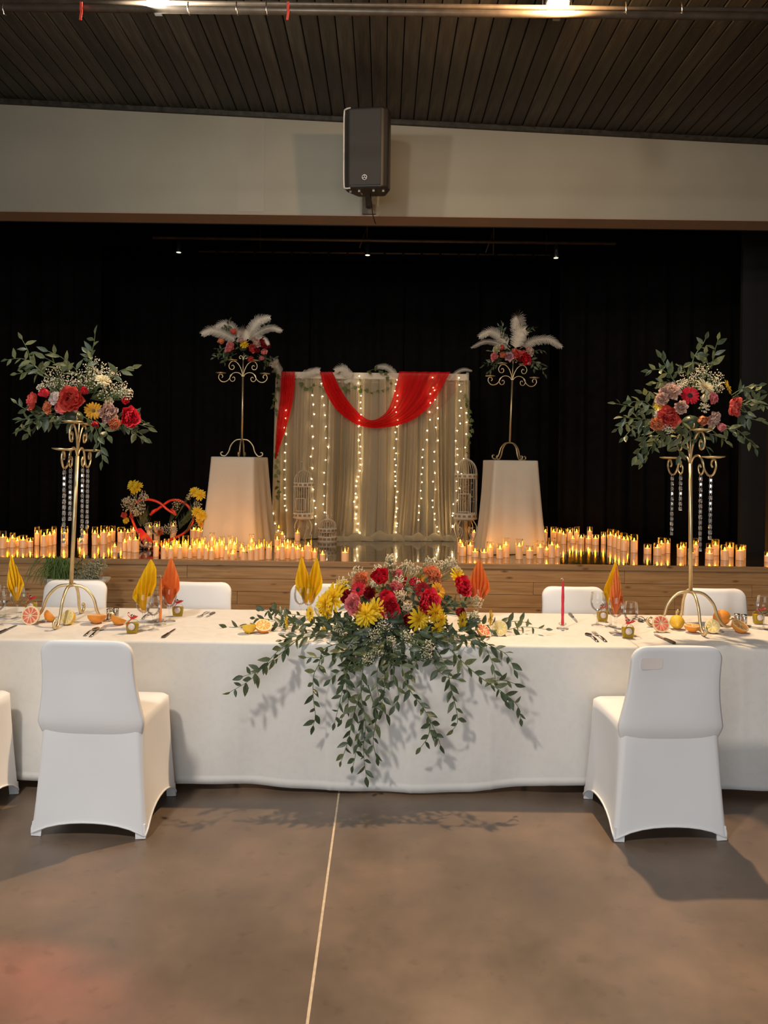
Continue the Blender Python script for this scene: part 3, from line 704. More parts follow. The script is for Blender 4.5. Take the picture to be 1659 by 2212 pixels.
def chain(p0, length, label, seed, n_gem, rz):
    t = thing('crystal_chain', label, 'chain', p0, group='crystal chains hanging from the front candelabra')
    rnd = random.Random(seed); pit = length / n_gem; ring = MB()
    gm = MB()
    a, b, dd = .0085, pit * .30, .004
    gm.add([(-a, -dd, -b), (a, -dd, -b), (a, -dd, b), (-a, -dd, b), (-a * .5, -dd * 2.2, -b * .6), (a * .5, -dd * 2.2, -b * .6), (a * .5, -dd * 2.2, b * .6), (-a * .5, -dd * 2.2, b * .6), (-a, dd, -b), (a, dd, -b), (a, dd, b), (-a, dd, b)],
           [(4, 5, 6, 7), (0, 1, 5, 4), (1, 2, 6, 5), (2, 3, 7, 6), (3, 0, 4, 7), (1, 0, 8, 9), (2, 1, 9, 10), (3, 2, 10, 11), (0, 3, 11, 8), (9, 8, 11, 10)], False)
    me = gm.mesh('gem'); me.materials.append(M['crystal'])
    for i in range(n_gem):
        z = -pit * (i + .65)
        link('gem', me, t, (0, 0, z), (0, 0, rz + rnd.uniform(-.5, .5)))
        if i < n_gem - 1 or True:
            zc = z + pit * .5
            ring.tube([Vector((math.cos(k) * .006, 0, zc + math.sin(k) * pit * .2)) for k in [j * math.pi / 4 for j in range(8)]], .0013, 4, closed=True)
    build('link_rings', ring, M['steel'], t, kind='stuff')
    return t
# ================================================================== banquet table
TZ, TF, TB = 0.737, 3.75, 4.54                       # cloth top height, front and back edge
for k, x in enumerate((-1.87, 0.0, 1.87)):
    t = thing('banquet_table', ['folding banquet table under the cloth at the left', 'folding banquet table under the cloth in the middle', 'folding banquet table under the cloth at the right'][k], 'table', (x, (TF + TB) / 2, 0), group='folding tables hidden by the cloths')
    build('tabletop', MB().box((0, 0, TZ - .03), (1.85, .76, .04)), M['tabletop'], t)
    for sx in (-1, 1):
        for sy in (-1, 1): build('leg', MB().tube([(sx * .75, sy * .28, .0), (sx * .75, sy * .28, TZ - .05)], .014, 8), M['steel'], t)
def tablecloth(name, x0, x1, hem, dz, dy, seed, label, creases, lumps=()):
    rnd = random.Random(seed); nx = int((x1 - x0) * 70)
    prof = []                                        # along the section: s, y, z, weight of the drape folds
    for k in range(7): prof.append((TB + .012, .56 + (TZ - .56) * k / 6 - .0, .0, 'b'))
    for k in range(10): prof.append((TB - (TB - TF) * k / 9, TZ, 0, 't'))
    for k in range(1, 4): a = k / 3 * math.pi / 2; prof.append((TF - .015 * math.sin(a), TZ - .015 * (1 - math.cos(a)), 0, 't'))
    nd = 16
    for w_ in sorted([k / nd for k in range(1, nd + 1)] + [.948, .956]): prof.append((TF - .016, TZ - .015, w_, 'd'))
    ph = [rnd.uniform(0, 6.28) for _ in range(6)]
    def fn(u, v):
        j = int(round(v * (len(prof) - 1))); y, z, w, kind = prof[j]; X = x0 + (x1 - x0) * u
        if kind == 'd':
            zh = interp(hem, X); z = (TZ - .015) * (1 - w) + zh * w
            fold = .5 * math.sin(4.3 * X + ph[0]) + .32 * math.sin(9.7 * X + ph[1] + 1.5 * w) + .2 * math.sin(19 * X + ph[2] + 2.2 * w)
            y = y - .035 * w - .026 * fold * w ** .8
            for cx, am in creases: y -= am * math.exp(-abs(X - cx) / .008)
            y -= .0035 if w > .952 else 0
        elif kind == 't':
            z += .0012 * math.sin(7 * X + 3 * y + ph[3]) * math.sin(9 * y + 2 * X)
            for cx, am in creases: z += am * .25 * math.exp(-abs(X - cx) / .006)
            for lx, ly, am, sg in lumps: z += am * math.exp(-(((X - lx) / sg) ** 2 + ((y - ly) / .07) ** 2))
        return (X, y + dy, z + dz)
    mb = MB().grid(nx, len(prof), fn)
    o = build(name, mb, M['damask']); m = o.modifiers.new('thick', 'SOLIDIFY'); m.thickness = .0012; m.offset = -1
    return tag(o, label, 'tablecloth')
def damask():
    m = mat('white damask', (0.74, 0.715, 0.67), 0.7, var=0.02, nscale=3, sheen=0.2); nt = m.node_tree; L = nt.links; b = nt.nodes['Principled BSDF']
    tc = N(nt, 'ShaderNodeTexCoord'); n1 = N(nt, 'ShaderNodeTexNoise'); n1.inputs['Scale'].default_value = 9; L.new(tc.outputs['Object'], n1.inputs['Vector'])
    sc_ = N(nt, 'ShaderNodeVectorMath'); sc_.operation = 'MULTIPLY_ADD'; sc_.inputs[1].default_value = (.12, .12, .12); L.new(n1.outputs['Color'], sc_.inputs[0]); L.new(tc.outputs['Object'], sc_.inputs[2])
    vo = N(nt, 'ShaderNodeTexVoronoi'); vo.inputs['Scale'].default_value = 30; vo.feature = 'SMOOTH_F1'; L.new(sc_.outputs[0], vo.inputs['Vector'])
    r = ramp(nt, [(.32, (.0,) * 3), (.42, (1,) * 3)]); L.new(vo.outputs['Distance'], r.inputs[0])
    mr = N(nt, 'ShaderNodeMapRange'); mr.inputs[3].default_value = .55; mr.inputs[4].default_value = .75; L.new(r.outputs[0], mr.inputs[0]); L.new(mr.outputs[0], b.inputs['Roughness'])
    src = b.inputs['Base Color'].links[0].from_socket
    mx = N(nt, 'ShaderNodeMix'); mx.data_type = 'RGBA'; mx.blend_type = 'MULTIPLY'; mx.inputs[0].default_value = 1
    rr = ramp(nt, [(0, (.972, .972, .972)), (1, (1, 1, 1))]); L.new(r.outputs[0], rr.inputs[0]); L.new(src, mx.inputs[6]); L.new(rr.outputs[0], mx.inputs[7]); L.new(mx.outputs[2], b.inputs['Base Color'])
    return m
M['damask'] = damask()
def xw(px, py, D): return P(px, py, D).x
hemA = [(-2.9, .05), (-1.9, .05), (-1.2, .04), (-.8, .034), (-.3, .02), (0.0, .012), (.45, .015), (.62, .028), (.85, .05), (1.3, .055)]
tablecloth('tablecloth', -2.85, 1.3, hemA, 0, 0, 3, 'long white damask cloth hanging under the central flowers', [(xw(715, 1500, 3.7), .004), (xw(888, 1550, 3.7), .003), (xw(1062, 1550, 3.7), .003), (xw(515, 1500, 3.7), .002)])
tablecloth('tablecloth', .86, 2.9, [(.8, .05), (2.9, .035)], -.0025, .004, 8, 'white damask cloth with a ruck at the right end of the table', [(xw(1612, 1500, 3.7), .003)], lumps=((xw(1560, 1392, 3.8), 3.79, .022, .06),))
# ================================================================== covered chairs
def rrect(hx, hy, r, n=10):
    pts = []
    for cx, cy, a0 in ((hx - r, hy - r, 0), (-hx + r, hy - r, 90), (-hx + r, -hy + r, 180), (hx - r, -hy + r, 270)):
        for k in range(n): a = math.radians(a0 + 90 * k / (n - 1)); pts.append((cx + r * math.cos(a), cy + r * math.sin(a)))
    return pts
def ring_pts(hx, hy, r):
    """rounded rectangle with points along the straight sides as well"""
    c = rrect(hx, hy, r, 5); out = []
    for i in range(4):
        out += c[i * 5:i * 5 + 5]; a = c[i * 5 + 4]; b = c[(i * 5 + 5) % 20]
        for k in range(1, 9): out.append((a[0] + (b[0] - a[0]) * k / 9, a[1] + (b[1] - a[1]) * k / 9))
    return out
def chair_meshes():
    # local frame: -Y is the back of the chair (towards whoever stands behind it), seat extends to +Y
    SZ = .505; rows = 12; top = ring_pts(.225, .195, .035); bot = ring_pts(.258, .215, .022)
    vs = []; n = len(top)
    for j in range(rows + 1):
        t = j / rows
        for (tx, ty), (bx, by) in zip(top, bot):
            fx, fy = abs(bx) / .258, abs(by) / .215
            edge = min(1.0, fx ** 6 * fy ** 6)        # 1 at the feet corners
            along = (1 - fx ** 2.2) if fy > .97 else (1 - fy ** 2.2)
            arch = (.062 if by < 0 and fy > .97 else .10) * max(0, along) ** .7
            z = arch * (1 - t) + SZ * t
            pin = 1 - .085 * max(0, along) * math.sin(math.pi * min(1, t * .9 + .12)) * (1 if fy <= .97 else .55)
            x = bx + (tx - bx) * t ** .85; y = by + (ty - by) * t ** .85
            if fy > .97: y *= pin
            else: x *= pin
            vs.append((x, y, z))
    fs = []
    for j in range(rows):
        for k in range(n): l = (k + 1) % n; fs.append((j * n + k, j * n + l, (j + 1) * n + l, (j + 1) * n + k))
    b = len(vs)
    for s_, zz in ((.93, SZ + .012), (.6, SZ + .016), (.2, SZ + .013)):
        for (tx, ty) in top: vs.append((tx * s_, ty * s_, zz))
    for j in range(3):
        o0 = rows * n if j == 0 else b + (j - 1) * n
        for k in range(n): l = (k + 1) % n; fs.append((o0 + k, o0 + l, b + j * n + l, b + j * n + k))
    fs.append(tuple(b + 2 * n + k for k in range(n)))
    sk = MB().add(vs, fs).mesh('seat_cover'); sk.materials.append(M['spandex'])
    # back: a leaning slab with round shoulders
    vs = []; fs = []; rows = 28; H = .365; th = .021
    sec = ring_pts(1, 1, .6); n = len(sec)
    for j in range(rows + 1):
        t = j / rows; tt = 1 - (1 - t) ** 1.5
        z = SZ - .10 + (H + .10) * tt; g = (z - SZ) / H
        hw = .236 - .034 * g - .014 * math.sin(math.pi * max(0, min(1, g)))
        top_d = SZ + H - z; R = .065
        if top_d < R: hw -= R - math.sqrt(max(0, R * R - (R - top_d) ** 2))
        if z < SZ: hw = .236 - .03 * ((SZ - z) / .10) ** 1.5
        yy = -.193 - .062 * max(0, g) ** 1.2 + .04 * (max(0, SZ - z) / .10) ** 1.4
        tk = th * (1 if top_d > .02 else .35 + .65 * math.sqrt(max(0, 1 - (1 - top_d / .02) ** 2)))
        for sx, sy in sec:
            bow = .016 * (1 - sx * sx) * max(0, min(1, g * 2 - .2))
            vs.append((sx * hw, yy + sy * tk - bow * .0 + bow * .9, z))
    for j in range(rows):
        for k in range(n): l = (k + 1) % n; fs.append((j * n + k, j * n + l, (j + 1) * n + l, (j + 1) * n + k))
    fs.append(tuple(rows * n + k for k in range(n))); fs.append(tuple(range(n - 1, -1, -1)))
    bk = MB().add(vs, fs).mesh('backrest_cover'); bk.materials.append(M['spandex'])
    hm = MB()                                        # piping along the hem
    path = []
    for (bx, by) in bot:
        fx, fy = abs(bx) / .258, abs(by) / .215
        along = (1 - fx ** 2.2) if fy > .97 else (1 - fy ** 2.2)
        z = (.062 if by < 0 and fy > .97 else .10) * max(0, along) ** .7
        pin = 1 - .085 * max(0, along) * math.sin(math.pi * .12) * (1 if fy <= .97 else .55)
        path.append(Vector((bx * (1 if fy > .97 else pin), by * (pin if fy > .97 else 1), z + .004)))
    hm.tube(path, .0045, 5, closed=True); hme = hm.mesh('hem'); hme.materials.append(M['spandex'])
    fp = MB(); fp.grid(6, 4, lambda u, v: ((-.03 + .06 * min(1, u * 2)) if u < .5 else .03 + .0008, (-.0008 if u < .5 else (u - .5) * .1), .006 + .075 * v)); 
    fpm = MB().box((0, 0, .032), (.044, .009, .06)).mesh('foot_pocket'); fpm.materials.append(M['spandex'])
    return sk, bk, hme, fpm
CH = chair_meshes()
def chair(loc, rz, label, group, pockets=True):
    c = thing('covered_chair', label, 'chair', loc, rz, group)
    link('seat_cover', CH[0], c); link('backrest_cover', CH[1], c); link('hem', CH[2], c)
    if pockets:
        for sx in (-1, 1):
            for sy in (-1, 1): link('foot_pocket', CH[3], c, (sx * .231, sy * .2085, 0), (sy * math.radians(4), sx * math.radians(-3), 0))
    return c
def near_chair(xc, yc, rz, label): return chair((xc, yc, 0), rz, label, 'covered chairs on the near side of the table')
chL = near_chair(-1.262, 3.44, math.radians(-2), 'white spandex covered chair at the left seen from behind')
chR = near_chair(1.272, 3.47, math.radians(3), 'white spandex covered chair at the right with a pale handle hole')
near_chair(-2.035, 3.44, math.radians(-2), 'white covered chair cut off by the left edge of the photo')
mb = MB().grid(8, 6, lambda u, v: (-.052 + .104 * u, 0, -.025 + .05 * v))
def hole_pt(u, v, off=.0012):                           # lies on the curved outer face of the backrest
    x, z = -.163 + .10 * u, .768 + .052 * v; k = min(u, 1 - u, .12) / .12; z += (.5 - v) * .012 * (1 - k)
    g = (z - .505) / .365; hw = .236 - .034 * g - .014 * math.sin(math.pi * g); bow = .016 * (1 - (x / hw) ** 2)
    return (x, -.193 - .062 * g ** 1.2 - .021 + bow * .9 - off, z)
hh = build('handle_hole', MB().grid(14, 8, hole_pt), M['spandex_thin'], chR)
hh['label'] = 'pale pink handle hole showing through the cover'
for px, lab_ in ((163, 'white covered chair back behind the left candelabrum'), (432, 'white covered chair back beyond the table, right of the orange fan napkin'), (695, 'white covered chair back beyond the yellow fan napkin by the flowers'),
                (1239, 'white covered chair back behind the red taper candle'), (1544, 'white covered chair back behind the right candelabrum')):
    p = P(px, 1268, 4.93); chair((p.x * 4.75 / 4.93, 4.51, 0), math.pi, lab_, 'covered chairs on the far side of the table', False)
# ================================================================== table ware
def T(px, py): return onz(px, py, TZ + .0008)
GL = MB()
gp = [(.034, .0), (.033, .002), (.012, .006), (.0055, .014), (.0045, .03), (.0045, .072), (.007, .08), (.02, .087), (.032, .1), (.0385, .12), (.0395, .14), (.037, .165), (.034, .185)]
GL.lathe(gp, 28, cap1=False); gi = [(.033, .185), (.036, .165), (.0382, .14), (.0372, .12), (.031, .102), (.018, .0895), (.0001, .087)]
GLM = GL.mesh('bowl'); 
def split_glass():
    f = MB().lathe(gp[:3], 28).mesh('foot'); s = MB().lathe(gp[2:7], 16, cap0=False, cap1=False).mesh('stem'); bmb = MB().lathe(gp[6:], 28, cap0=False, cap1=False)
    bmb.tube([Vector((.0345 * math.cos(a), .0345 * math.sin(a), .185)) for a in [k * math.pi / 14 for k in range(28)]], .0008, 4, closed=True)
    bw = bmb.mesh('bowl')
    for m in (f, s, bw): m.materials.append(M['glass'])
    return f, s, bw
GF, GS, GB = split_glass()
def wineglass(p, label, s=1.0):
    g = thing('wine_glass', label, 'wine glass', p, group='wine glasses on the table')
    link('foot', GF, g, scale=s); link('stem', GS, g, scale=s); link('bowl', GB, g, scale=s); return g
def napkin(p, color, label, H=.26, Wd=.062, yaw=0.0, lean=0.0, lean2=0.0, pleats=5, asym=0.0, split=False):
    n = thing('fan_napkin', label, 'napkin', p, rot=Euler((lean2, lean, yaw)), group='fan folded paper napkins in wine glasses')
    np_ = pleats * 2 + 1; NV = 14
    def surf(c0, wd, h, sgn):
        mb = MB()
        def fn(u, v):
            k = u * (np_ - 1); i = int(round(k)); zig = 1 if i % 2 else -1
            x = (u - .5) * 2
            ht = h * (1 - .52 * (abs(x - asym) / (1 + abs(asym) * .6)) ** 1.15)
            g = .16 + .84 * min(1, (v / .62)) ** 1.15 - .30 * max(0, v - .7) 
            zz = v * ht
            return (x * wd * g + c0 * v, sgn * (.004 + zig * .014 * g * (1 - .75 * max(0, v - .55) / .45)), zz)
        return mb.grid(np_, NV, fn, smooth=False)
    if split:
        for s in (-1, 1):
            build('napkin_fan', surf(s * .018, Wd * .62, H, s), M['nap_' + color], n, (s * .012, 0, 0), (0, s * .05, 0))
    else:
        o = build('napkin_fan', surf(0, Wd, H, 1), M['nap_' + color], n)
    for o in n.children:
        m = o.modifiers.new('thick', 'SOLIDIFY'); m.thickness = .0012
    return n
# -- places with glasses, napkins
G1 = T(37, 1336); wineglass(G1, 'wine glass holding a narrow yellow napkin at the far left')
napkin(G1 + Vector((0, 0, .10)), 'yellow', 'yellow folded napkin seen edge-on at the far left', .27, .05, math.radians(66), math.radians(-9))
wineglass(T(10, 1334), 'empty wine glass at the left edge of the photo behind the yellow napkin glass')
wineglass(T(-6, 1352), 'wine glass cut by the left edge in front'); 
G0 = T(-26, 1340); wineglass(G0, 'wine glass with orange napkin just at the left edge'); napkin(G0 + Vector((0, 0, .1)), 'orange', 'orange folded napkin cut by the left edge', .25, .06)
G2 = T(310, 1356); wineglass(G2, 'wine glass holding the yellow fan napkin left of the orange candle')
napkin(G2 + Vector((0, 0, .092)), 'yellow', 'yellow fan napkin with a pointed tip beside the orange one', .285, .062, 0, math.radians(2), asym=.45)
wineglass(T(331, 1361), 'small empty wine glass in front of the orange taper candle', .96)
wineglass(T(340, 1340), 'empty wine glass behind the orange taper candle')
G3 = T(366, 1342); wineglass(G3, 'wine glass holding the orange fan napkin left of centre')
napkin(G3 + Vector((0, 0, .095)), 'orange', 'orange fan napkin standing behind the orange taper candle', .27, .062, math.radians(-12), 0, asym=.05)
G4 = T(666, 1338); wineglass(G4, 'wine glass holding the split yellow napkin left of the flowers')
napkin(G4 + Vector((0, 0, .095)), 'yellow', 'yellow two-leaf fan napkin left of the central flowers', .275, .075, 0, 0, split=True, pleats=4)
wineglass(T(649, 1336), 'empty wine glass left of the split yellow napkin')
G5 = T(1032, 1340); wineglass(G5, 'wine glass holding the orange napkin right of the flowers')
napkin(G5 + Vector((0, 0, .095)), 'orange', 'broad orange fan napkin right of the central flowers', .265, .066, 0, math.radians(1), pleats=6)
wineglass(T(1006, 1338), 'empty wine glass between the flowers and the broad orange napkin')
G6 = T(1330, 1367); wineglass(G6, 'front wine glass holding the orange napkin on the right side', 1.06)
napkin(G6 + Vector((0, 0, .1)), 'orange', 'orange fan napkin leaning over a yellow one on the right', .27, .05, math.radians(38), math.radians(1))
G7 = T(1319, 1353); wineglass(G7, 'wine glass holding the yellow napkin on the right side')
napkin(G7 + Vector((0, .0, .1)), 'yellow', 'yellow fan napkin peeking out behind the orange one on the right', .275, .05, math.radians(-42), math.radians(5))
wineglass(T(1290, 1350), 'empty wine glass left of the yellow and orange napkins')
wineglass(T(1362, 1373), 'short empty wine glass behind the ribboned bottle on the right', .97)
wineglass(T(1650, 1358), 'wine glass at the right edge of the photo')
# -- small liqueur bottles with ribbon
def bottle(p, label, rz=0.0, bow=True):
    b = thing('liqueur_bottle', label, 'bottle', p, rz, 'small bottles of yellow liqueur')
    def slab(hw0, hw1, hy, zs, prof):
        mb = MB(); rows = []
        for z, hw in prof:
            rows.append([(x, y, z) for x, y in ring_pts(hw, hy * min(1, hw / .02), .006 if hw > .01 else .004)])
        n = len(rows[0]); vs = [v for r in rows for v in r]; fs = []
        for j in range(len(rows) - 1):
            for k in range(n): l = (k + 1) % n; fs.append((j * n + k, j * n + l, (j + 1) * n + l, (j + 1) * n + k))
        fs.append(tuple(range(n - 1, -1, -1))); fs.append(tuple((len(rows) - 1) * n + k for k in range(n)))
        return mb.add(vs, fs)
    build('glass_body', slab(0, 0, .014, 0, [(0, .026), (.003, .0275), (.03, .0315), (.05, .0325), (.062, .029), (.07, .02), (.074, .0095), (.084, .0085)]), M['glass'], b)
    build('liqueur', slab(0, 0, .0125, 0, [(.004, .025), (.03, .0295), (.05, .0305), (.056, .029)]), M['liqueur'], b)
    build('stopper', MB().lathe([(.008, .084), (.0095, .086), (.0095, .097), (.007, .099)], 14), M['steel'], b)
    lb = build('label_rim', MB().lathe([(.0215, 0), (.0215, .0015)], 24), M['label_back'], b, (.002, -.0145, .038), (math.pi / 2, 0, 0))
    build('label_disc', MB().lathe([(.0185, 0), (.0185, .001)], 24), M['paper'], lb, (-.0015, 0, .0014))
    rb = MB(); k0 = Vector((0, -.012, .080))
    for pts in ([k0, (-.02, -.016, .1), (-.012, -.018, .112), k0] if bow else [k0, (-.016, -.014, .094), (-.02, -.012, .085), k0], [k0, (.02, -.016, .095), (.026, -.014, .088), k0], [k0, (-.016, -.018, .06), (-.022, -.018, .038)], [k0, (.02, -.018, .088), (.034, -.016, .094)]):
        c = cr(pts, 5)
        w = Vector((0, -.3, 1)).normalized() * .0035
        rb.add([q + s * w for q in c for s in (-1, 1)], [(2 * i, 2 * i + 1, 2 * i + 3, 2 * i + 2) for i in range(len(c) - 1)])
    rb.tube([Vector((.0098 * math.cos(a), .0098 * math.sin(a), .079)) for a in [k * math.pi / 8 for k in range(16)]], .0024, 5, closed=True).ball(k0, .0045, 8, 5)
    build('ribbon_bow', rb, M['ribbon_red'], b); return b
bottle(T(67, 1322), 'small liqueur bottle behind the grapefruit half on the left', .1)
bottle(T(286, 1368), 'small liqueur bottle with a red bow in front of the yellow napkin glass', -.05)
bottle(T(384, 1331), 'small liqueur bottle right of the orange napkin glass', .05, False)
bottle(T(1301, 1342), 'small liqueur bottle behind the empty wine glass on the right', .05, False)
bottle(T(1356, 1378), 'small liqueur bottle with red bow at the front right', .0)
bottle(T(1638, 1347), 'small liqueur bottle near the right edge of the photo', .1)
# -- citrus
def citrus(p, kind, r, face, label, whole=False, cat='citrus', lemonish=False):
    rind = M[kind]
    c = thing('citrus_half' if not whole else 'lemon', label, kind, p + Vector((0, 0, 0)), group='citrus fruit on the table')
    if whole:
        mb = MB(); mb.lathe([(.0008, -1.28), (.14, -1.24), (.2, -1.1), (.55, -.82), (.88, -.4), (1, 0), (.9, .4), (.6, .8), (.25, 1.1), (.13, 1.2), (.0008, 1.24)], 20, cap0=False, cap1=False)
        q = Vector(face).normalized().to_track_quat('Z', 'Y')
        build('rind', mb, rind, c, (0, 0, r * .99), q, r); build('stalk_scar', MB().lathe([(.07, 0), (.05, .04)], 8), M['p_center_dark'], c, Vector((0, 0, r * .99)) + q @ Vector((0, 0, -1.27 * r)), q, r); return c
    f = Vector(face).normalized(); q = f.to_track_quat('Z', 'Y')
    L = 1.18 if kind == 'lemon' else .92
    prof = [(.0008, -L)] + ([(.1, -L * .97), (.2, -L * .86)] if kind == 'lemon' else [(.2, -L * .98)]) + [(.45, -L * .86), (.72, -L * .66), (.92, -L * .38), (1, -.06), (1, 0)]
    # lowest point of the tilted half rests on the cloth
    low = min((q @ Vector((rr * math.cos(a), rr * math.sin(a), z))).z for rr, z in prof for a in [k * .2 for k in range(32)])
    lo = Vector((0, 0, -low * r))
    rn = build('rind', MB().lathe(prof, 24, cap0=False, cap1=False), rind, c, lo, q, r)
    cut = build('cut_face', MB().lathe([(1, 0), (.97, .008), (.0008, .008)], 24, cap0=False, cap1=False), M['pith'], c, lo, q, r)
    seg = MB(); ns = 10
    for k in range(ns):
        a0 = 2 * math.pi * k / ns + .05; a1 = 2 * math.pi * (k + 1) / ns - .05; am = (a0 + a1) / 2
        vs = [(.1 * math.cos(am), .1 * math.sin(am), .012)] + [(.84 * math.cos(a0 + (a1 - a0) * i / 4), .84 * math.sin(a0 + (a1 - a0) * i / 4), .012) for i in range(5)]
        seg.add(vs + [(x * .92 + .03 * math.cos(am), y * .92 + .03 * math.sin(am), .03) for x, y, z in vs], [(6, 7, 8, 9, 10, 11)] + [(i, (i + 1) % 6, 6 + (i + 1) % 6, 6 + i) for i in range(6)])
    build('pulp_segments', seg, M['pulp_' + kind], cut); return c
def cit(px, py, kind, rpx, face, label, whole=False):
    p = T(px, py); r = rpx * p.y / F; return citrus(p + Vector((0, r * .3, 0)), kind, r, face, label, whole)
cit(62, 1351, 'grapefruit', 20.5, (-.1, -1, .22), 'grapefruit half facing the camera at the left')
cit(108, 1344, 'orange', 15, (.75, .8, .75), 'orange half turned away behind the left candelabrum leg')
cit(143, 1351, 'lemon', 16.5, (-.42, -1, .5), 'lemon half facing forward between the left candelabrum legs')
cit(207, 1348, 'orange', 20, (0, .15, 1), 'orange half lying flat behind the right leg of the left candelabrum')
cit(255, 1351, 'orange', 17.5, (.35, .35, 1), 'orange half tipped beside the salt and pepper on the left')
cit(537, 1369, 'lemon', 15.5, (-.1, .35, 1), 'lemon half lying cut side up left of the flowers')
cit(568, 1368, 'orange', 18.5, (.2, -.55, 1), 'orange half showing its cut side left of the flowers')
cit(1046, 1377, 'grapefruit', 17, (.45, -.5, .8), 'grapefruit half under the yellow gerbera right of the flowers')
cit(1080, 1375, 'lemon', 17, (-.15, -1, .25), 'lemon half facing the camera right of the flowers')
cit(1430, 1367, 'grapefruit', 19, (.05, -1, .38), 'grapefruit half facing the camera at the right')
cit(1464, 1360, 'lemon', 15.5, (.25, .9, .35), 'whole lemon between the legs of the right candelabrum', True)
cit(1497, 1367, 'orange', 16.5, (0, -.04, 1), 'orange half lying cut side up under the right candelabrum')
cit(1541, 1369, 'lemon', 15.5, (-.25, -1, .55), 'lemon half in front of the right candelabrum leg')
cit(1561, 1352, 'orange', 18, (.2, 1, .3), 'orange behind the right candelabrum foot')
cit(1602, 1368, 'orange', 18.5, (.3, -.55, 1), 'orange half with cut side tipped forward at the right')
# -- salt and pepper
for k, (px, py) in enumerate(((236, 1340), (250, 1338), (1592, 1350), (1607, 1352))):
    s = thing('shaker', ['steel shaker left of its twin near the left candelabrum', 'steel shaker right of its twin near the left candelabrum', 'steel shaker left of its twin behind the tipped orange', 'steel shaker right of its twin behind the tipped orange'][k], 'shaker', T(px, py) , group='steel salt and pepper shakers')
    build('shaker_body', MB().lathe([(.0165, 0), (.017, .002), (.017, .052), (.0165, .054)], 20), M['steel'], s)
    build('shaker_cap', MB().lathe([(.0172, .054), (.0172, .063), (.014, .066), (.0008, .0665)], 20, cap1=False), M['steel'], s)
# -- tapers
def taper(px, top, bot, base, m, label):
    p = T(px, base); h0 = CAMH - unroll(px, bot)[1] * p.y / F - p.z; h1 = CAMH - unroll(px, top)[1] * p.y / F - p.z
    t = thing('candle_holder', 'clear glass holder under the ' + label.split(' standing')[0], 'candle holder', p, group='glass candle holders')
    build('holder_glass', MB().lathe([(.034, 0), (.033, .003), (.014, .008), (.008, .014), (.012, .018), (.021, .022), (.0225, .03), (.018, .032), (.0105, .026)], 24, cap1=False), M['glass'], t)
    c = thing('taper_candle', label, 'candle', p + Vector((0, 0, .018)))
    H = h1 - .018 - .012; n = 6; mb = MB(); prof = []
    def fn(u, v):
        a = 2 * math.pi * u; r = (.0078 - .0035 * max(0, v - .75) / .25) * (1 + .09 * math.cos(4 * a + 22 * v)); return (r * math.cos(a), r * math.sin(a), H * v)
    mb.grid(20, 26, fn, closed_u=True); build('wax_body', mb, m, c)
    build('wick', MB().tube(cr([(0, 0, H - .004), (0, 0, H + .008), (-.004, 0, H + .013), (-.010, 0, H + .012), (-.012, 0, H + .008)], 3), .0013, 5), M['wick'], c)
taper(1215, 1250, 1342, 1358, M['redwax'], 'red taper candle standing left of the right-hand wine glasses')
taper(346, 1243, 1334, 1350, M['orangewax'], 'orange taper candle standing before the orange napkin')
# -- cutlery, lying between two pixels of the cloth
def flat(outline, th, mb=None, z=0):
    mb = mb or MB(); n = len(outline)
    vs = [(x, y, z) for x, y in outline] + [(x, y, z + th) for x, y in outline]
    return mb.add(vs, [tuple(range(n - 1, -1, -1)), tuple(range(n, 2 * n))] + [(i, (i + 1) % n, n + (i + 1) % n, n + i) for i in range(n)], False)
def cutlery(kind, pa, pb, label):
    """handle end at pixel pa, working end at pixel pb"""
    a, b = T(*pa), T(*pb); d = b - a; L = max(.12, min(.24, d.length)); rz = math.atan2(d.y, d.x) - math.pi / 2
    names = dict(knife='table_knife', fork='table_fork', spoon='table_spoon')
    o = thing(names[kind], label, kind, a + Vector((0, 0, .001)), rz, 'cutlery on the tablecloth')
    hw = .0065
    if kind == 'knife':
        h = build('handle', flat([(-.009, 0), (-.0095, L * .02), (-.0085, L * .2), (-.006, L * .36), (-.007, L * .46), (.007, L * .46), (.009, L * .3), (.010, L * .06), (.007, 0)], .009), M['handle'], o)
        build('blade', flat([(-.006, L * .46), (-.0075, L * .7), (-.005, L * .93), (.002, L), (.006, L * .9), (.006, L * .46)], .0022, z=.003), M['steel'], o)
    else:
        def han(u, v):
            w = .0085 - .0055 * min(1, v * 1.3); return ((u - .5) * 2 * w, L * .66 * v, .003 + .010 * math.sin(math.pi * v * .9) + .002 * (1 - abs(u - .5) * 2))
        h = build('handle', MB().grid(4, 8, han), M['steel'], o)
        if kind == 'spoon':
            mb = MB().grid(13, 7, lambda u, v: (.018 * math.sin(math.pi * v) ** .6 * (u - .5) * 2, L * (.64 + .36 * v), .006 - .006 * math.sin(math.pi * v) * (1 - ((u - .5) * 2) ** 2)))
            build('bowl', mb, M['steel'], o)
        else:
            mb = MB().grid(5, 4, lambda u, v: (.012 * min(1, .35 + v) * (u - .5) * 2, L * (.62 + .14 * v), .007 - .004 * v)); hd = build('fork_head', mb, M['steel'], o)
            for k in range(4):
                x = -.0098 + .0065 * k; build('tine', MB().box((x, L * .88, .0055), (.0026, L * .25, .0018)), M['steel'], hd)
        for q in o.children:
            for qq in [q]: m = qq.modifiers.new('thick', 'SOLIDIFY'); m.thickness = .0014
cutlery('knife', (-6, 1371), (37, 1352), 'table knife at the left edge of the table')
cutlery('spoon', (183, 1375), (212, 1357), 'teaspoon beside a fork in front of the left candelabrum')
cutlery('fork', (195, 1377), (228, 1355), 'small fork beside a teaspoon in front of the left candelabrum')
cutlery('knife', (352, 1379), (379, 1360), 'table knife in front of the orange taper candle')
cutlery('fork', (452, 1323), (428, 1335), 'fork at the far side of the table left of the flowers')
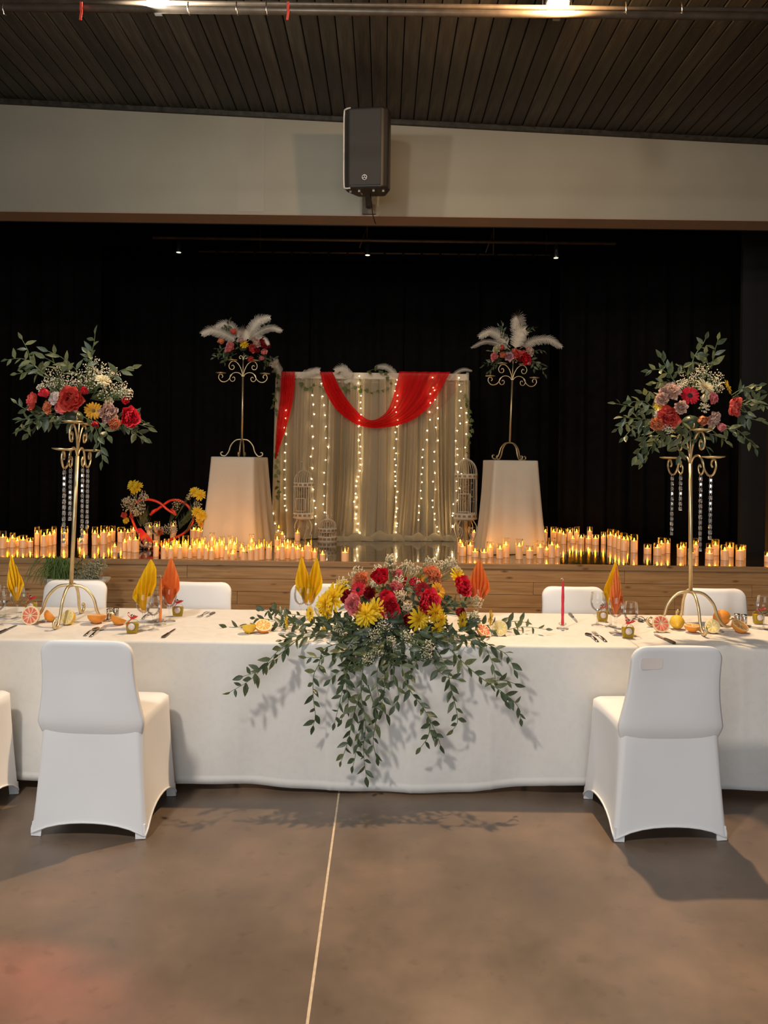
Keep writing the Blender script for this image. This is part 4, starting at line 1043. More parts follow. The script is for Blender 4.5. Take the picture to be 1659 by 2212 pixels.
cutlery('knife', (462, 1325), (446, 1334), 'knife at the far side of the table left of the flowers')
cutlery('fork', (308, 1338), (326, 1325), 'fork behind the yellow napkin glass')
cutlery('knife', (1230, 1327), (1248, 1346), 'table knife right of the red taper candle')
cutlery('spoon', (1291, 1388), (1267, 1369), 'teaspoon beside a fork in front of the right napkins')
cutlery('fork', (1309, 1388), (1281, 1367), 'small fork beside a teaspoon in front of the right napkins')
cutlery('spoon', (1366, 1334), (1388, 1344), 'teaspoon at the far side right of the napkin glasses')
cutlery('fork', (1378, 1334), (1402, 1344), 'fork at the far side right of the napkin glasses')
cutlery('knife', (1457, 1391), (1412, 1371), 'table knife in front of the right candelabrum')
cutlery('knife', (1600, 1352), (1648, 1360), 'table knife at the right edge of the table')
# ================================================================== front candelabra with bouquets
CDL = T(150, 1342); CDR = T(1492, 1356)
cL = candelabrum(CDL, 'gold candelabrum on the table at the left with crystal chains', math.radians(97), math.radians(-86), (0, math.radians(2.0)))
cR = candelabrum(CDR, 'gold candelabrum on the table at the right with crystal chains', math.radians(94), math.radians(-94), (0, math.radians(-.8)))
def bouquet_root(label, p): return thing('bouquet', label, 'bouquet', p)
def face_to(px, py, cx, cy, up=.15, k=.012): return Vector(((px - cx) * k, -1, -(py - cy) * k + up))
def zz(o, s): return lambda x, y: (o[0] + x * s, o[1] + y * s)
rnd = random.Random(21)
DL = CDL.y; bl = bouquet_root('bouquet of red peonies and white gypsophila crowning the left candelabrum', P(160, 930, DL))
for pts in ([(105, 815), (70, 785), (60, 757), (45, 728)], [(95, 805), (52, 776), (8, 778)], [(100, 815), (68, 805), (32, 808)], [(150, 805), (137, 775), (95, 755)], [(140, 810), (118, 785), (92, 770)], [(185, 800), (196, 770), (203, 740), (206, 716)],
            [(190, 800), (200, 785), (186, 760)], [(240, 815), (262, 800), (292, 792)], [(130, 880), (85, 893), (48, 880), (28, 864)], [(125, 890), (80, 908), (44, 930)], [(120, 895), (85, 915), (58, 940)], [(120, 900), (75, 905), (38, 905)],
            [(195, 900), (212, 940), (219, 975), (222, 1008)], [(205, 905), (225, 925), (236, 945)], [(230, 905), (285, 925), (325, 953)], [(240, 905), (295, 915), (322, 925)], [(250, 900), (290, 935), (312, 950)], [(100, 880), (60, 900), (40, 925)],
            [(150, 890), (120, 905), (105, 915)], [(170, 900), (150, 912), (128, 915)], [(180, 900), (200, 915), (190, 945)], [(265, 900), (300, 905), (318, 915)], [(170, 820), (165, 800), (150, 785)]):
    off = rnd.uniform(-.1, .08); n = len(pts)
    branch(bl, [P(x, y, DL - .02 + off * i / (n - 1)) for i, (x, y) in enumerate(pts)], .076, .029, .12, rnd=rnd, leaves=LEAVES_PALE if pts[-1][1] < 830 else LEAVES)
for k, c, x, y, r, up in (('peony', 'coral', 78, 867, 20, .2), ('rose', 'rosered', 104, 853, 15, .3), ('peony', 'white', 122, 862, 16, .2), ('carnation', 'peach', 106, 880, 14, 0), ('peony', 'coral', 160, 866, 33, .05), ('rose', 'rosered', 184, 850, 12, .5), ('gerbera', 'gold', 202, 887, 18, -.1),
                          ('carnation', 'blush', 231, 893, 21, .1), ('rose', 'cream', 232, 872, 14, .4), ('peony', 'rosered', 274, 898, 25, .0), ('carnation', 'peach', 245, 914, 13, -.2), ('rose', 'rosered', 205, 912, 10, -.5), ('rose', 'red', 266, 868, 11, .5), ('peony', 'pink', 135, 880, 14, -.2), ('mum', 'cream', 222, 822, 16, .5)):
    flower(bl, k, c, P(x, y, DL - .07 - (.03 if r > 22 else 0) + rnd.uniform(-.02, .02)), r * DL / F, face_to(x, y, 165, 870, up), rnd=rnd)
cloud(bl, [(P(x, y, DL + dy), r * DL / F) for x, y, r, dy in ((120, 815, 26, 0), (150, 825, 28, -.03), (180, 820, 28, -.02), (205, 795, 26, 0), (215, 820, 28, -.02), (230, 845, 24, -.05), (260, 840, 22, -.04), (272, 850, 16, -.06), (105, 830, 16, 0), (245, 805, 16, 0), (88, 838, 10, -.03))], 'babys', 'gypsophila', 110, .0038, rnd, origin=P(165, 880, DL))
build('flower_foam', MB().ball((0, 0, .075), .05, 12, 8, (1, 1, .8)), M['leaf'], bl)
DR = CDR.y; brt = bouquet_root('bouquet of coral peonies and a dark red gerbera crowning the right candelabrum', P(1492, 945, DR))
z4 = zz((1260, 700), .2405)
for pts in ([(820, 520), (755, 400), (690, 290)], [(800, 480), (700, 410), (570, 420)], [(860, 560), (750, 520), (615, 535)], [(940, 480), (1000, 290), (1070, 190), (1110, 105)], [(1150, 400), (1180, 250), (1210, 140)], [(1120, 420), (1080, 350), (1040, 310)], [(1140, 400), (1100, 300), (1100, 250)], [(940, 480), (890, 380), (850, 370)], [(850, 660), (640, 670), (515, 615)],
            [(720, 790), (480, 750), (265, 710)], [(700, 830), (560, 700), (440, 700)], [(690, 860), (470, 850), (345, 835)], [(670, 900), (420, 880), (300, 945)], [(680, 930), (480, 920), (345, 1040)], [(650, 950), (560, 1040), (475, 1195)], [(700, 960), (620, 1090), (518, 1270)], [(760, 980), (640, 1040), (560, 1130)],
            [(1330, 640), (1450, 570), (1600, 545)], [(1340, 660), (1450, 600), (1610, 605)], [(1380, 720), (1500, 680), (1655, 750)], [(1350, 740), (1480, 720), (1600, 665)], [(1370, 780), (1480, 790), (1560, 760)], [(1380, 800), (1470, 840), (1605, 875)], [(1250, 900), (1380, 950), (1480, 1040), (1570, 1150)], [(1250, 920), (1340, 960), (1410, 1030)], [(1150, 950), (1250, 1030), (1310, 1075)],
            [(900, 900), (960, 1000), (970, 1090)], [(1000, 950), (1080, 1060), (1140, 1180)], [(880, 1000), (860, 1100), (870, 1220)], [(950, 960), (850, 1010), (760, 1060)], [(1040, 940), (1120, 980), (1200, 1000)], [(820, 960), (780, 1000), (740, 1010)], [(600, 860), (500, 960), (450, 990)], [(860, 840), (900, 900), (880, 980)], [(960, 820), (980, 900), (1060, 930)]):
    pts = [z4(*q) for q in pts]; off = rnd.uniform(-.12, .06); n = len(pts)
    branch(brt, [P(x, y, DR - .03 + off * i / (n - 1)) for i, (x, y) in enumerate(pts)], .074, .028, .12, rnd=rnd, leaves=LEAVES_PALE if rnd.random() < .6 else LEAVES)
for k, c, x, y, r, up in (('peony', 'coral', 1446, 898, 26, 0), ('peony', 'coral', 1576, 878, 24, .0), ('gerbera', 'red', 1490, 855, 19, .1), ('carnation', 'blush', 1448, 850, 22, .3), ('mum', 'yellow', 1424, 875, 12, .1), ('gerbera', 'yellow', 1571, 836, 16, .3), ('carnation', 'peach', 1420, 914, 15, -.2),
                          ('rose', 'peach', 1513, 904, 16, -.1), ('carnation', 'blush', 1538, 903, 18, -.2), ('rose', 'pink', 1552, 918, 13, -.3), ('rose', 'cream', 1517, 863, 13, .2), ('carnation', 'pink', 1537, 861, 14, .2), ('mum', 'cream', 1523, 838, 21, .4), ('carnation', 'blush', 1470, 880, 14, 0), ('carnation', 'blush', 1430, 862, 14, 0)):
    flower(brt, k, c, P(x, y, DR - .08 + rnd.uniform(-.02, .02)), r * DR / F, face_to(x, y, 1495, 870, up) + (Vector((1.6, .3, .3)) if (k, c) == ('gerbera', 'yellow') else Vector()), rnd=rnd)
cloud(brt, [(P(x, y, DR + dy), r * DR / F) for x, y, r, dy in ((1486, 826, 22, -.02), (1475, 830, 14, -.03), (1522, 798, 18, 0), (1545, 815, 18, 0), (1551, 835, 16, -.03), (1443, 926, 12, -.1), (1522, 880, 12, -.08), (1505, 815, 16, 0), (1420, 895, 9, -.06))], 'babys', 'gypsophila', 75, .0038, rnd, origin=P(1495, 885, DR))
build('flower_foam', MB().ball((0, 0, .085), .05, 12, 8, (1, 1, .8)), M['leaf'], brt)
# chains below the scrolls
def hang(cnd, rot, side, inner, length, label, seed):
    loc = Vector((side * (.118 if inner else .225), 0, .93 - (.064 if inner else .069)))
    p = cnd.matrix_basis @ (Matrix.Rotation(rot, 3, 'Z') @ loc)
    return chain(p, length, label, seed, max(5, round(length / .03)), 0)
aL, aR = math.radians(97), math.radians(94)
hang(cL, aL, -1, False, .40, 'crystal chain outermost left on the left candelabrum', 1)
hang(cL, aL, -1, True, .29, 'short crystal chain second from left on the left candelabrum', 2)
hang(cL, aL, 1, True, .44, 'longest crystal chain just right of the left candelabrum pole', 3)
hang(cL, aL, 1, False, .36, 'crystal chain outermost right on the left candelabrum', 4)
hang(cR, aR, 1, False, .36, 'crystal chain outermost left on the right candelabrum', 5)
hang(cR, aR, 1, True, .21, 'short crystal chain left of the right candelabrum pole', 6)
hang(cR, aR, -1, True, .42, 'longest crystal chain right of the right candelabrum pole', 7)
hang(cR, aR, -1, False, .34, 'crystal chain outermost right on the right candelabrum', 8)
# ================================================================== centrepiece
CP = T(845, 1378); cp = thing('flower_centrepiece', 'large flower centrepiece with ruscus trailing over the table front', 'flowers', CP)
rnd = random.Random(5)
build('bowl', MB().lathe([(.06, 0), (.085, .01), (.11, .06), (.115, .1), (.108, .1), (.1, .06)], 28, cap1=False), M['glass'], cp)
build('flower_foam', MB().ball((0, 0, .09), .10, 14, 9, (1.25, .9, .8)), M['leaf'], cp)
DT = 3.66
def trail(pts, Ds, leaf=.068, step=.031, **k):
    branch(cp, [P(x, y, d) for (x, y), d in zip(pts, Ds)], leaf, step, rnd=rnd, **k)
def lin(a, b, n): return [a + (b - a) * i / (n - 1) for i in range(n)]
F1 = 3.58
for pts, Ds in (
    ([(800, 1375), (681, 1374), (634, 1384), (602, 1405), (571, 1438), (540, 1469), (488, 1500)], [3.84, 3.76, 3.66, 3.60, 3.57, 3.57, 3.58]),
    ([(640, 1384), (596, 1420), (556, 1450), (522, 1462)], [3.66, 3.58, 3.56, 3.56]),
    ([(780, 1380), (705, 1399), (689, 1434), (677, 1462), (677, 1509), (681, 1547), (674, 1576)], [3.84, 3.66, 3.62, 3.6, 3.6, 3.61, 3.62]),
    ([(760, 1395), (720, 1412), (690, 1420), (650, 1420)], [3.75, 3.64, 3.62, 3.62]),
    ([(800, 1385), (785, 1440), (780, 1500), (790, 1560), (785, 1620), (792, 1685)], [3.80, 3.60, 3.58, 3.58, 3.6, 3.61]),
    ([(790, 1385), (752, 1440), (738, 1500), (722, 1565)], [3.8, 3.61, 3.58, 3.58]),
    ([(770, 1395), (748, 1460), (752, 1520), (735, 1560)], [3.78, 3.6, 3.57, 3.57]),
    ([(785, 1480), (765, 1540), (752, 1600), (735, 1650)], [3.6, 3.57, 3.57, 3.58]),
    ([(795, 1480), (812, 1545), (806, 1600), (815, 1645)], [3.6, 3.57, 3.57, 3.58]),
    ([(790, 1540), (775, 1590), (768, 1630), (760, 1665)], [3.59, 3.57, 3.57, 3.58]),
    ([(800, 1400), (775, 1430), (740, 1445), (712, 1470)], [3.78, 3.62, 3.6, 3.6]),
    ([(845, 1390), (838, 1440), (830, 1490), (822, 1535)], [3.78, 3.6, 3.57, 3.57]),
    ([(860, 1395), (870, 1445), (885, 1490), (915, 1530), (938, 1575), (952, 1610)], [3.78, 3.6, 3.57, 3.57, 3.58, 3.6]),
    ([(930, 1555), (925, 1590), (905, 1620)], [3.58, 3.58, 3.59]),
    ([(855, 1400), (850, 1455), (862, 1500), (850, 1530)], [3.78, 3.6, 3.57, 3.56]),
    ([(830, 1400), (815, 1450), (818, 1500), (835, 1545)], [3.78, 3.62, 3.58, 3.57]),
    ([(935, 1390), (963, 1440), (975, 1490), (985, 1530), (988, 1560), (974, 1582)], [3.8, 3.62, 3.59, 3.59, 3.6, 3.61]),
    ([(955, 1385), (1000, 1430), (1040, 1465), (1085, 1495), (1118, 1525), (1126, 1562)], [3.82, 3.62, 3.58, 3.57, 3.58, 3.6]),
    ([(985, 1370), (1045, 1400), (1066, 1440), (1072, 1480), (1092, 1515)], [3.86, 3.68, 3.6, 3.58, 3.57]),
    ([(1020, 1372), (1060, 1395), (1095, 1415), (1112, 1450)], [3.84, 3.7, 3.62, 3.6]),
    ([(920, 1395), (935, 1430), (960, 1460), (1000, 1470)], [3.8, 3.63, 3.6, 3.6]),
    ([(900, 1395), (900, 1430), (880, 1470)], [3.8, 3.63, 3.6]),
    ([(1060, 1470), (1090, 1470), (1115, 1478)], [3.58, 3.58, 3.58]),
    ([(820, 1350), (700, 1345), (610, 1352), (540, 1353), (478, 1357)], [3.9, 3.93, 3.98, 4.04, 4.06]),
    ([(790, 1345), (700, 1335), (620, 1326), (560, 1318)], [3.95, 4.0, 4.1, 4.2]),
    ([(780, 1350), (680, 1352), (600, 1340), (545, 1335)], [3.92, 3.95, 4.02, 4.1]),
    ([(760, 1362), (690, 1362), (640, 1374), (600, 1386)], [3.86, 3.8, 3.76, 3.7]),
    ([(640, 1350), (605, 1330), (590, 1312)], [4.0, 4.12, 4.2]),
    ([(990, 1360), (1080, 1362), (1130, 1354), (1183, 1360)], [3.92, 3.94, 4.0, 3.98]),
    ([(990, 1350), (1060, 1350), (1110, 1342), (1140, 1345)], [3.96, 4.0, 4.08, 4.08]),
    ([(900, 1370), (960, 1380), (1010, 1392)], [3.8, 3.72, 3.66]),
    ([(730, 1375), (745, 1400), (725, 1425)], [3.76, 3.66, 3.63]),
    ([(880, 1375), (930, 1365), (980, 1372), (1020, 1385)], [3.78, 3.74, 3.74, 3.72])):
    trail(pts, Ds)
BCX, BCY = 850, 1310
for k, c, x, y, r, D in (
    ('mum', 'yellow', 722, 1291, 28, 3.92), ('mum', 'yellow', 703, 1306, 24, 3.90), ('mum', 'yellow', 738, 1272, 20, 3.98), ('mum', 'yellow', 708, 1328, 12, 3.9), ('gerbera', 'yellow', 671, 1325, 15, 3.86), ('gerbera', 'yellow', 621, 1344, 14, 3.9),
    ('peony', 'pink', 772, 1307, 24, 3.80), ('peony', 'rosered', 842, 1310, 24, 3.78), ('rose', 'red', 825, 1254, 24, 3.86), ('peony', 'rosered', 917, 1302, 30, 3.78), ('peony', 'red', 990, 1269, 25, 3.84), ('gerbera', 'darkred', 913, 1276, 18, 3.82),
    ('rose', 'darkred', 880, 1334, 17, 3.77), ('carnation', 'peach', 932, 1244, 20, 3.92), ('gerbera', 'gold', 946, 1277, 17, 3.84), ('mum', 'yellow', 988, 1246, 20, 3.97), ('mum', 'yellow', 1003, 1262, 14, 3.98), ('mum', 'yellow', 790, 1328, 25, 3.75), ('mum', 'yellow', 812, 1316, 21, 3.77),
    ('mum', 'yellow', 905, 1337, 23, 3.74), ('mum', 'yellow', 940, 1324, 20, 3.75), ('mum', 'yellow', 953, 1338, 15, 3.74), ('mum', 'yellow', 944, 1358, 14, 3.72), ('gerbera', 'yellow', 998, 1340, 17, 3.78), ('gerbera', 'yellow', 1058, 1335, 16, 3.86),
    ('carnation', 'peach', 782, 1254, 18, 3.96), ('gerbera', 'red', 774, 1274, 17, 3.9), ('carnation', 'pink', 858, 1243, 13, 3.96), ('carnation', 'darkred', 752, 1290, 16, 3.88), ('carnation', 'pink', 855, 1275, 18, 3.9), ('rose', 'rosered', 890, 1262, 15, 3.95), ('rose', 'darkred', 986, 1322, 14, 3.84),
    ('carnation', 'darkred', 800, 1282, 14, 3.88), ('rose', 'red', 872, 1258, 10, 3.96), ('mum', 'gold', 908, 1252, 13, 3.97), ('mum', 'yellow', 807, 1276, 10, 3.9), ('carnation', 'rosered', 835, 1288, 14, 3.86), ('mum', 'gold', 945, 1372, 8, 3.74), ('mum', 'yellow', 700, 1360, 8, 3.82)):
    D += .03; flower(cp, k, c, P(x, y, D), r * D / F * 1.08, face_to(x, y, BCX, BCY, .25, .009) + (Vector((-1.2, 0, 0)) if (x, y) == (621, 1344) else Vector((.6, 0, 0)) if x == 1058 else Vector()), rnd=rnd)
# upright greenery and dark foliage between the blooms
for pts, Ds in (([(850, 1350), (900, 1320), (960, 1290)], [3.95, 3.9, 3.9]), ([(850, 1350), (790, 1300), (745, 1310)], [3.95, 3.88, 3.84]), ([(860, 1350), (870, 1300), (880, 1255)], [3.95, 3.92, 3.93]), ([(880, 1360), (930, 1345), (970, 1300)], [3.9, 3.84, 3.86]),
                ([(820, 1360), (760, 1345), (730, 1335)], [3.9, 3.82, 3.8]), ([(850, 1370), (840, 1345), (850, 1330)], [3.85, 3.78, 3.76]), ([(870, 1370), (960, 1362), (1000, 1365)], [3.85, 3.76, 3.78]), ([(840, 1370), (770, 1362), (725, 1352)], [3.85, 3.76, 3.78]),
                ([(860, 1340), (1000, 1300), (1010, 1290)], [3.95, 3.92, 3.94])):
    trail(pts, Ds, .055, .024)
fm_ = MB(); lv = [mesh_of(m_) for m_ in LEAVES]         # dense small foliage packed between the blooms and over the bowl
for x, y, D, rx, ry, n_ in ((850, 1345, 3.86, 120, 22, 90), (845, 1380, 3.76, 110, 22, 110), (840, 1405, 3.68, 100, 22, 90), (860, 1300, 3.97, 110, 40, 110), (730, 1345, 3.9, 45, 18, 35), (980, 1350, 3.88, 45, 16, 35)):
    for _ in range(n_):
        a_ = rnd.uniform(0, 6.28); q_ = rnd.random() ** .5; p_ = P(x + rx * q_ * math.cos(a_), y + ry * q_ * math.sin(a_), D + rnd.uniform(-.05, .04)) - CP
        vs_, fs_ = rnd.choice(lv); R_ = frame_from(Vector((math.cos(a_) + rnd.uniform(-.6, .6), rnd.uniform(-1, .2), rnd.uniform(-.9, .4))), Vector((rnd.uniform(-1, 1), -1, rnd.uniform(-.2, 1))))
        s_l = rnd.uniform(.04, .07); fm_.add([p_ + R_ @ (v_ * s_l) for v_ in vs_], fs_)
build('filler_foliage', fm_, M['leaf'], cp, kind='stuff')
cloud(cp, [(P(x, y, D), r * D / F) for x, y, r, D in ((845, 1225, 18, 4.0), (842, 1205, 10, 4.02), (815, 1230, 12, 4.0), (770, 1238, 18, 4.02), (740, 1258, 14, 4.02), (880, 1225, 16, 4.02), (900, 1235, 16, 4.02), (930, 1215, 16, 4.04), (955, 1225, 18, 4.04), (975, 1215, 14, 4.04), (985, 1232, 12, 4.02), (865, 1285, 14, 3.86), (880, 1310, 12, 3.82), (810, 1262, 12, 3.92), (830, 1330, 14, 3.8), (1030, 1300, 14, 3.95), (1025, 1330, 10, 3.9), (900, 1262, 12, 3.96), (860, 1255, 14, 3.95), (735, 1360, 18, 3.82))], 'statice', 'statice', 62, .004, rnd, origin=CP + Vector((0, 0, .15)))
cloud(cp, [(P(x, y, D), r * D / F) for x, y, r, D in ((810, 1372, 18, 3.70), (795, 1425, 17, 3.62), (815, 1410, 14, 3.64), (845, 1385, 14, 3.70), (880, 1375, 15, 3.68), (925, 1395, 16, 3.66), (920, 1412, 15, 3.64), (830, 1355, 20, 3.74), (895, 1390, 10, 3.68))], 'babys', 'gypsophila', 80, .0034, rnd, origin=CP + Vector((0, -.15, .08)))
# ================================================================== on the stage
def S(px, py): return onz(px, py, STZ)
# ------------------------------------------------------------------ cocktail tables under ivory skirts
def pedestal(loc, rz, label, top=.275, bot=.385, H=1.115, seed=1):
    t = thing('cocktail_table', label, 'table', loc, rz, 'tall cloth covered cocktail tables')
    rnd = random.Random(seed); ph = [rnd.uniform(0, 6.28) for _ in range(6)]
    A = ring_pts(top, top, .03); B = ring_pts(bot, bot, .09); n = len(A); rows = 22; vs = []
    for j in range(rows + 1):
        tt = j / rows; z = H * tt
        for k, ((ax, ay), (bx, by)) in enumerate(zip(A, B)):
            a = math.atan2(by, bx); w = (1 - tt) ** .8
            f = 1 + w * (.055 * math.sin(6 * a + ph[0]) + .05 * math.sin(11 * a + ph[1]) + .03 * math.sin(17 * a + ph[2] + tt))
            x = bx + (ax - bx) * tt ** .75; y = by + (ay - by) * tt ** .75
            vs.append((x * f, y * f, max(.006, z)))
    fs = []
    for j in range(rows):
        for k in range(n): l = (k + 1) % n; fs.append((j * n + k, j * n + l, (j + 1) * n + l, (j + 1) * n + k))
    b = len(vs); vs += [(x * .97, y * .97, H + .006) for x, y in A]
    for k in range(n): l = (k + 1) % n; fs.append((rows * n + k, rows * n + l, b + l, b + k))
    fs.append(tuple(b + k for k in range(n)))
    build('skirt', MB().add(vs, fs), M['pedcloth'], t)
    build('pedestal_foot', MB().lathe([(.25, 0), (.25, .01), (.03, .02), (.03, H - .04), (.2, H - .02), (.2, H - .01)], 24), M['black_metal'], t)
    return t
PL = S(516, 1183); PR = S(1099, 1190)
pedestal(PL, math.radians(-9), 'ivory draped cocktail table left of the tulle backdrop', seed=4)
pedestal(PR, math.radians(7), 'ivory draped cocktail table right of the tulle backdrop', seed=9)
PH = STZ + 1.115 + .0065
BLc = Vector((PL.x + .02, PL.y, PH)); BRc = Vector((PR.x - .01, PR.y, PH))
candelabrum(BLc, 'gold candelabrum with feathers on the left draped cocktail table', 0, math.radians(2), (0, math.radians(.2))).scale = (1.07, 1.07, 1.07)
candelabrum(BRc, 'gold candelabrum with feathers on the right draped cocktail table', 0, math.radians(28), (0, math.radians(1.6))).scale = (1.07, 1.07, 1.07)
rnd = random.Random(33)
def back_bouquet(label, D, base, flowers, branches, feathers, z):
    r = thing('feather_bouquet', label, 'bouquet', P(*z(*base), D))
    for k, c, x, y, rad in flowers:
        px, py = z(x, y); flower(r, k, c, P(px, py, D - .07), rad * .2592 * D / F * 1.3, face_to(px, py, *z(*base), .3, .03), nouter=7, rnd=rnd)
    for pts in branches:
        off = rnd.uniform(-.12, .1); n = len(pts)
        branch(r, [P(*z(*q), D + off * i / (n - 1)) for i, q in enumerate(pts)], .075, .032, .15, rnd=rnd)
    for i, (pts, w, fc) in enumerate(feathers):
        n = len(pts)
        feather_part(r, [P(*z(x, y), D - .02 + dd) for x, y, dd in pts], w, i, .5, face=fc)
    build('flower_foam', MB().ball((0, 0, .03), .045, 12, 8), M['leaf'], r)
FR = Vector((0, -1, 0)); FU = Vector((0, -.6, .8))
z2 = zz((400, 660), .2592); z3 = zz((830, 660), .2592)
back_bouquet('bouquet of pink flowers and white ostrich feathers above the left cocktail table', PL.y, (485, 370),
    [('rose', 'peach', 318, 308, 30), ('peony', 'pink', 388, 360, 44), ('rose', 'coral', 412, 235, 27), ('peony', 'blush', 590, 322, 40), ('peony', 'darkred', 645, 325, 42), ('peony', 'coral', 556, 365, 34), ('rose', 'pink', 638, 392, 30), ('rose', 'coral', 540, 440, 28), ('mum', 'yellow', 492, 325, 28), ('rose', 'pink', 625, 435, 22), ('rose', 'darkred', 585, 380, 25), ('peony', 'blush', 470, 300, 30)],
    [[(420, 380), (320, 400), (230, 440)], [(430, 400), (350, 430), (300, 400), (250, 400)], [(400, 350), (300, 360), (260, 360)], [(440, 320), (400, 290), (350, 200), (370, 120)], [(600, 400), (690, 450), (760, 430)], [(600, 420), (660, 470), (660, 520)], [(610, 410), (700, 480), (730, 490)], [(430, 320), (330, 260), (235, 185)], [(560, 320), (650, 200), (695, 150)], [(470, 380), (440, 340), (420, 290)], [(480, 390), (520, 420), (560, 430)], [(380, 400), (330, 440), (330, 480)]],
    [([(460, 310, 0), (330, 240, -.05), (220, 205, -.1), (140, 235, -.12)], .085, FR), ([(470, 300, 0), (400, 190, .02), (320, 150, .05), (250, 185, .06)], .075, FR), ([(500, 300, 0), (560, 190, .02), (620, 120, .02), (705, 100, 0)], .085, FR), ([(510, 310, 0), (600, 230, -.05), (720, 185, -.1), (805, 210, -.12)], .065, FR), ([(490, 310, 0), (495, 220, -.12), (505, 205, -.25), (520, 275, -.32)], .095, FR), ([(560, 330, 0), (620, 270, -.05), (670, 285, -.08), (695, 325, -.1)], .05, FR)], z2)
back_bouquet('bouquet of red roses and white ostrich feathers above the right cocktail table', PR.y, (1070, 410),
    [('peony', 'pink', 930, 430, 32), ('rose', 'coral', 985, 365, 24), ('carnation', 'cream', 945, 368, 32), ('rose', 'peach', 1002, 420, 30), ('peony', 'lilac', 1042, 430, 34), ('peony', 'coral', 1098, 410, 36), ('rose', 'coral', 1142, 402, 26), ('peony', 'red', 1168, 450, 44), ('carnation', 'blush', 1200, 382, 38), ('rose', 'darkred', 1120, 450, 26), ('rose', 'pink', 1190, 480, 20)],
    [[(980, 420), (900, 470), (850, 480), (820, 505)], [(990, 440), (930, 480), (880, 460)], [(980, 460), (900, 520), (860, 560)], [(1040, 380), (1000, 260), (950, 160)], [(1050, 380), (1010, 300), (980, 150)], [(1150, 250), (1220, 200), (1260, 185)], [(1190, 420), (1260, 470), (1340, 500)], [(1200, 450), (1290, 500), (1335, 570)], [(1190, 440), (1240, 490), (1250, 540)], [(1200, 400), (1290, 370), (1350, 395)], [(1000, 380), (920, 390), (880, 380)], [(1060, 400), (1020, 370), (1000, 320)]],
    [([(1050, 370, 0), (960, 320, -.05), (840, 300, -.1), (728, 350, -.12)], .05, FR), ([(1050, 350, 0), (970, 260, 0), (880, 215, -.05), (792, 260, -.08)], .085, FR), ([(1100, 370, .05), (1110, 230, .1), (1115, 110, .02), (1100, 95, -.12), (1085, 190, -.18)], .11, FR), ([(1085, 375, -.1), (1110, 290, -.16), (1140, 215, -.2), (1175, 200, -.26)], .105, FR), ([(1130, 360, 0), (1230, 300, -.05), (1370, 280, -.1), (1478, 345, -.12)], .08, FR)], z3)
# ------------------------------------------------------------------ tulle backdrop
DB = 10.4
tl, tr_ = P(600, 803, DB), P(1010, 806, DB); TZB = tl.z; XL, XR = tl.x, tr_.x
fr = thing('backdrop_frame', 'white pipe frame carrying the tulle backdrop', 'frame', (0, DB, STZ))
for x in (XL, XR):
    po = build('post', MB().tube([(x, 0, 0), (x, 0, TZB - STZ + .02)], .022, 10), M['cagewhite'], fr); build('base_plate', MB().box((x, 0, .006), (.35, .35, .012)), M['cagewhite'], fr)
build('crossbar', MB().box(((XL + XR) / 2, -.0, TZB - STZ - .045), (XR - XL, .03, .09)), M['cagewhite'], fr)
build('lower_bar', MB().tube([(XL, 0, TZB - STZ - .13), (XR, 0, TZB - STZ - .13)], .01, 8), M['cagewhite'], fr)
npan = 7; w = (XR - XL) / npan
plab = ['leftmost', 'second from left', 'third from left', 'middle', 'third from right', 'second from right', 'rightmost']
for k in range(npan):
    r2 = random.Random(50 + k); ph = [r2.uniform(0, 6.28) for _ in range(6)]
    def mk(layer):
        x0 = XL + k * w - .03; nf = 3.3 + layer * 1.7 + r2.uniform(-.6, .6)
        def fn(u, v):
            z = STZ + .015 + (TZB - .09 - STZ - .015) * v
            ff = nf * 2 * math.pi; flare = (1 - v)
            x = x0 + (w + .06) * u + .05 * math.sin(ff * u + ph[4]) * (.35 + .6 * flare) + .06 * flare ** 3 * math.sin(3 * u + ph[5])
            y = DB - .035 + layer * .05 + (.045 + .03 * flare) * math.sin(ff * u + ph[0] + .5 * math.sin(2.2 * v + ph[1])) + .012 * math.sin(ff * 2.3 * u + ph[2])
            if v < .04: y -= (.04 - v) * 6 * (1 - layer) * (.6 + .4 * math.sin(9 * u + ph[3])); z = STZ + .012 + v * .4 * (1 + .5 * math.sin(14 * u + ph[2]))
            return (x, y, z)
        return MB().grid(80 + 30 * layer, 22, fn)
    t = thing('tulle_curtain', plab[k] + ' ivory tulle curtain panel of the backdrop', 'curtain', (0, 0, 0), group='ivory tulle panels')
    build('front_layer', mk(0), M['tulle'], t); build('rear_layer', mk(1), M['tulle'], t)
# puddled tulle along the stage floor
puds = [(770, 60, .085), (830, 70, .11), (900, 50, .09), (945, 60, .085), (720, 50, .06)]
for k, (px, wpx, h) in enumerate(puds):
    p = S(px, 1166); hw = wpx * p.y / F / 2; r2 = random.Random(80 + k); ph = r2.uniform(0, 6)
    def fn(u, v):
        a = math.pi * v; x = (u - .5) * 2
        env = max(0.02, (1 - x * x)) ** .5
        return (p.x + x * hw * 1.25, p.y - .12 + .16 * (v - .5) * 2 * .6 + .03 * math.sin(9 * u + ph), STZ + .004 + h * env * math.sin(a) * (1 + .25 * math.sin(13 * u + ph)))
    tag(build('tulle_puddle', MB().grid(24, 9, fn), M['tulle']), ['gathered tulle hem left of the backdrop middle', 'gathered tulle hem in the middle of the backdrop', 'gathered tulle hem right of the backdrop middle', 'gathered tulle hem near the right birdcage', 'gathered tulle hem beside the small birdcage'][k], 'tulle', 'gathered tulle hems')
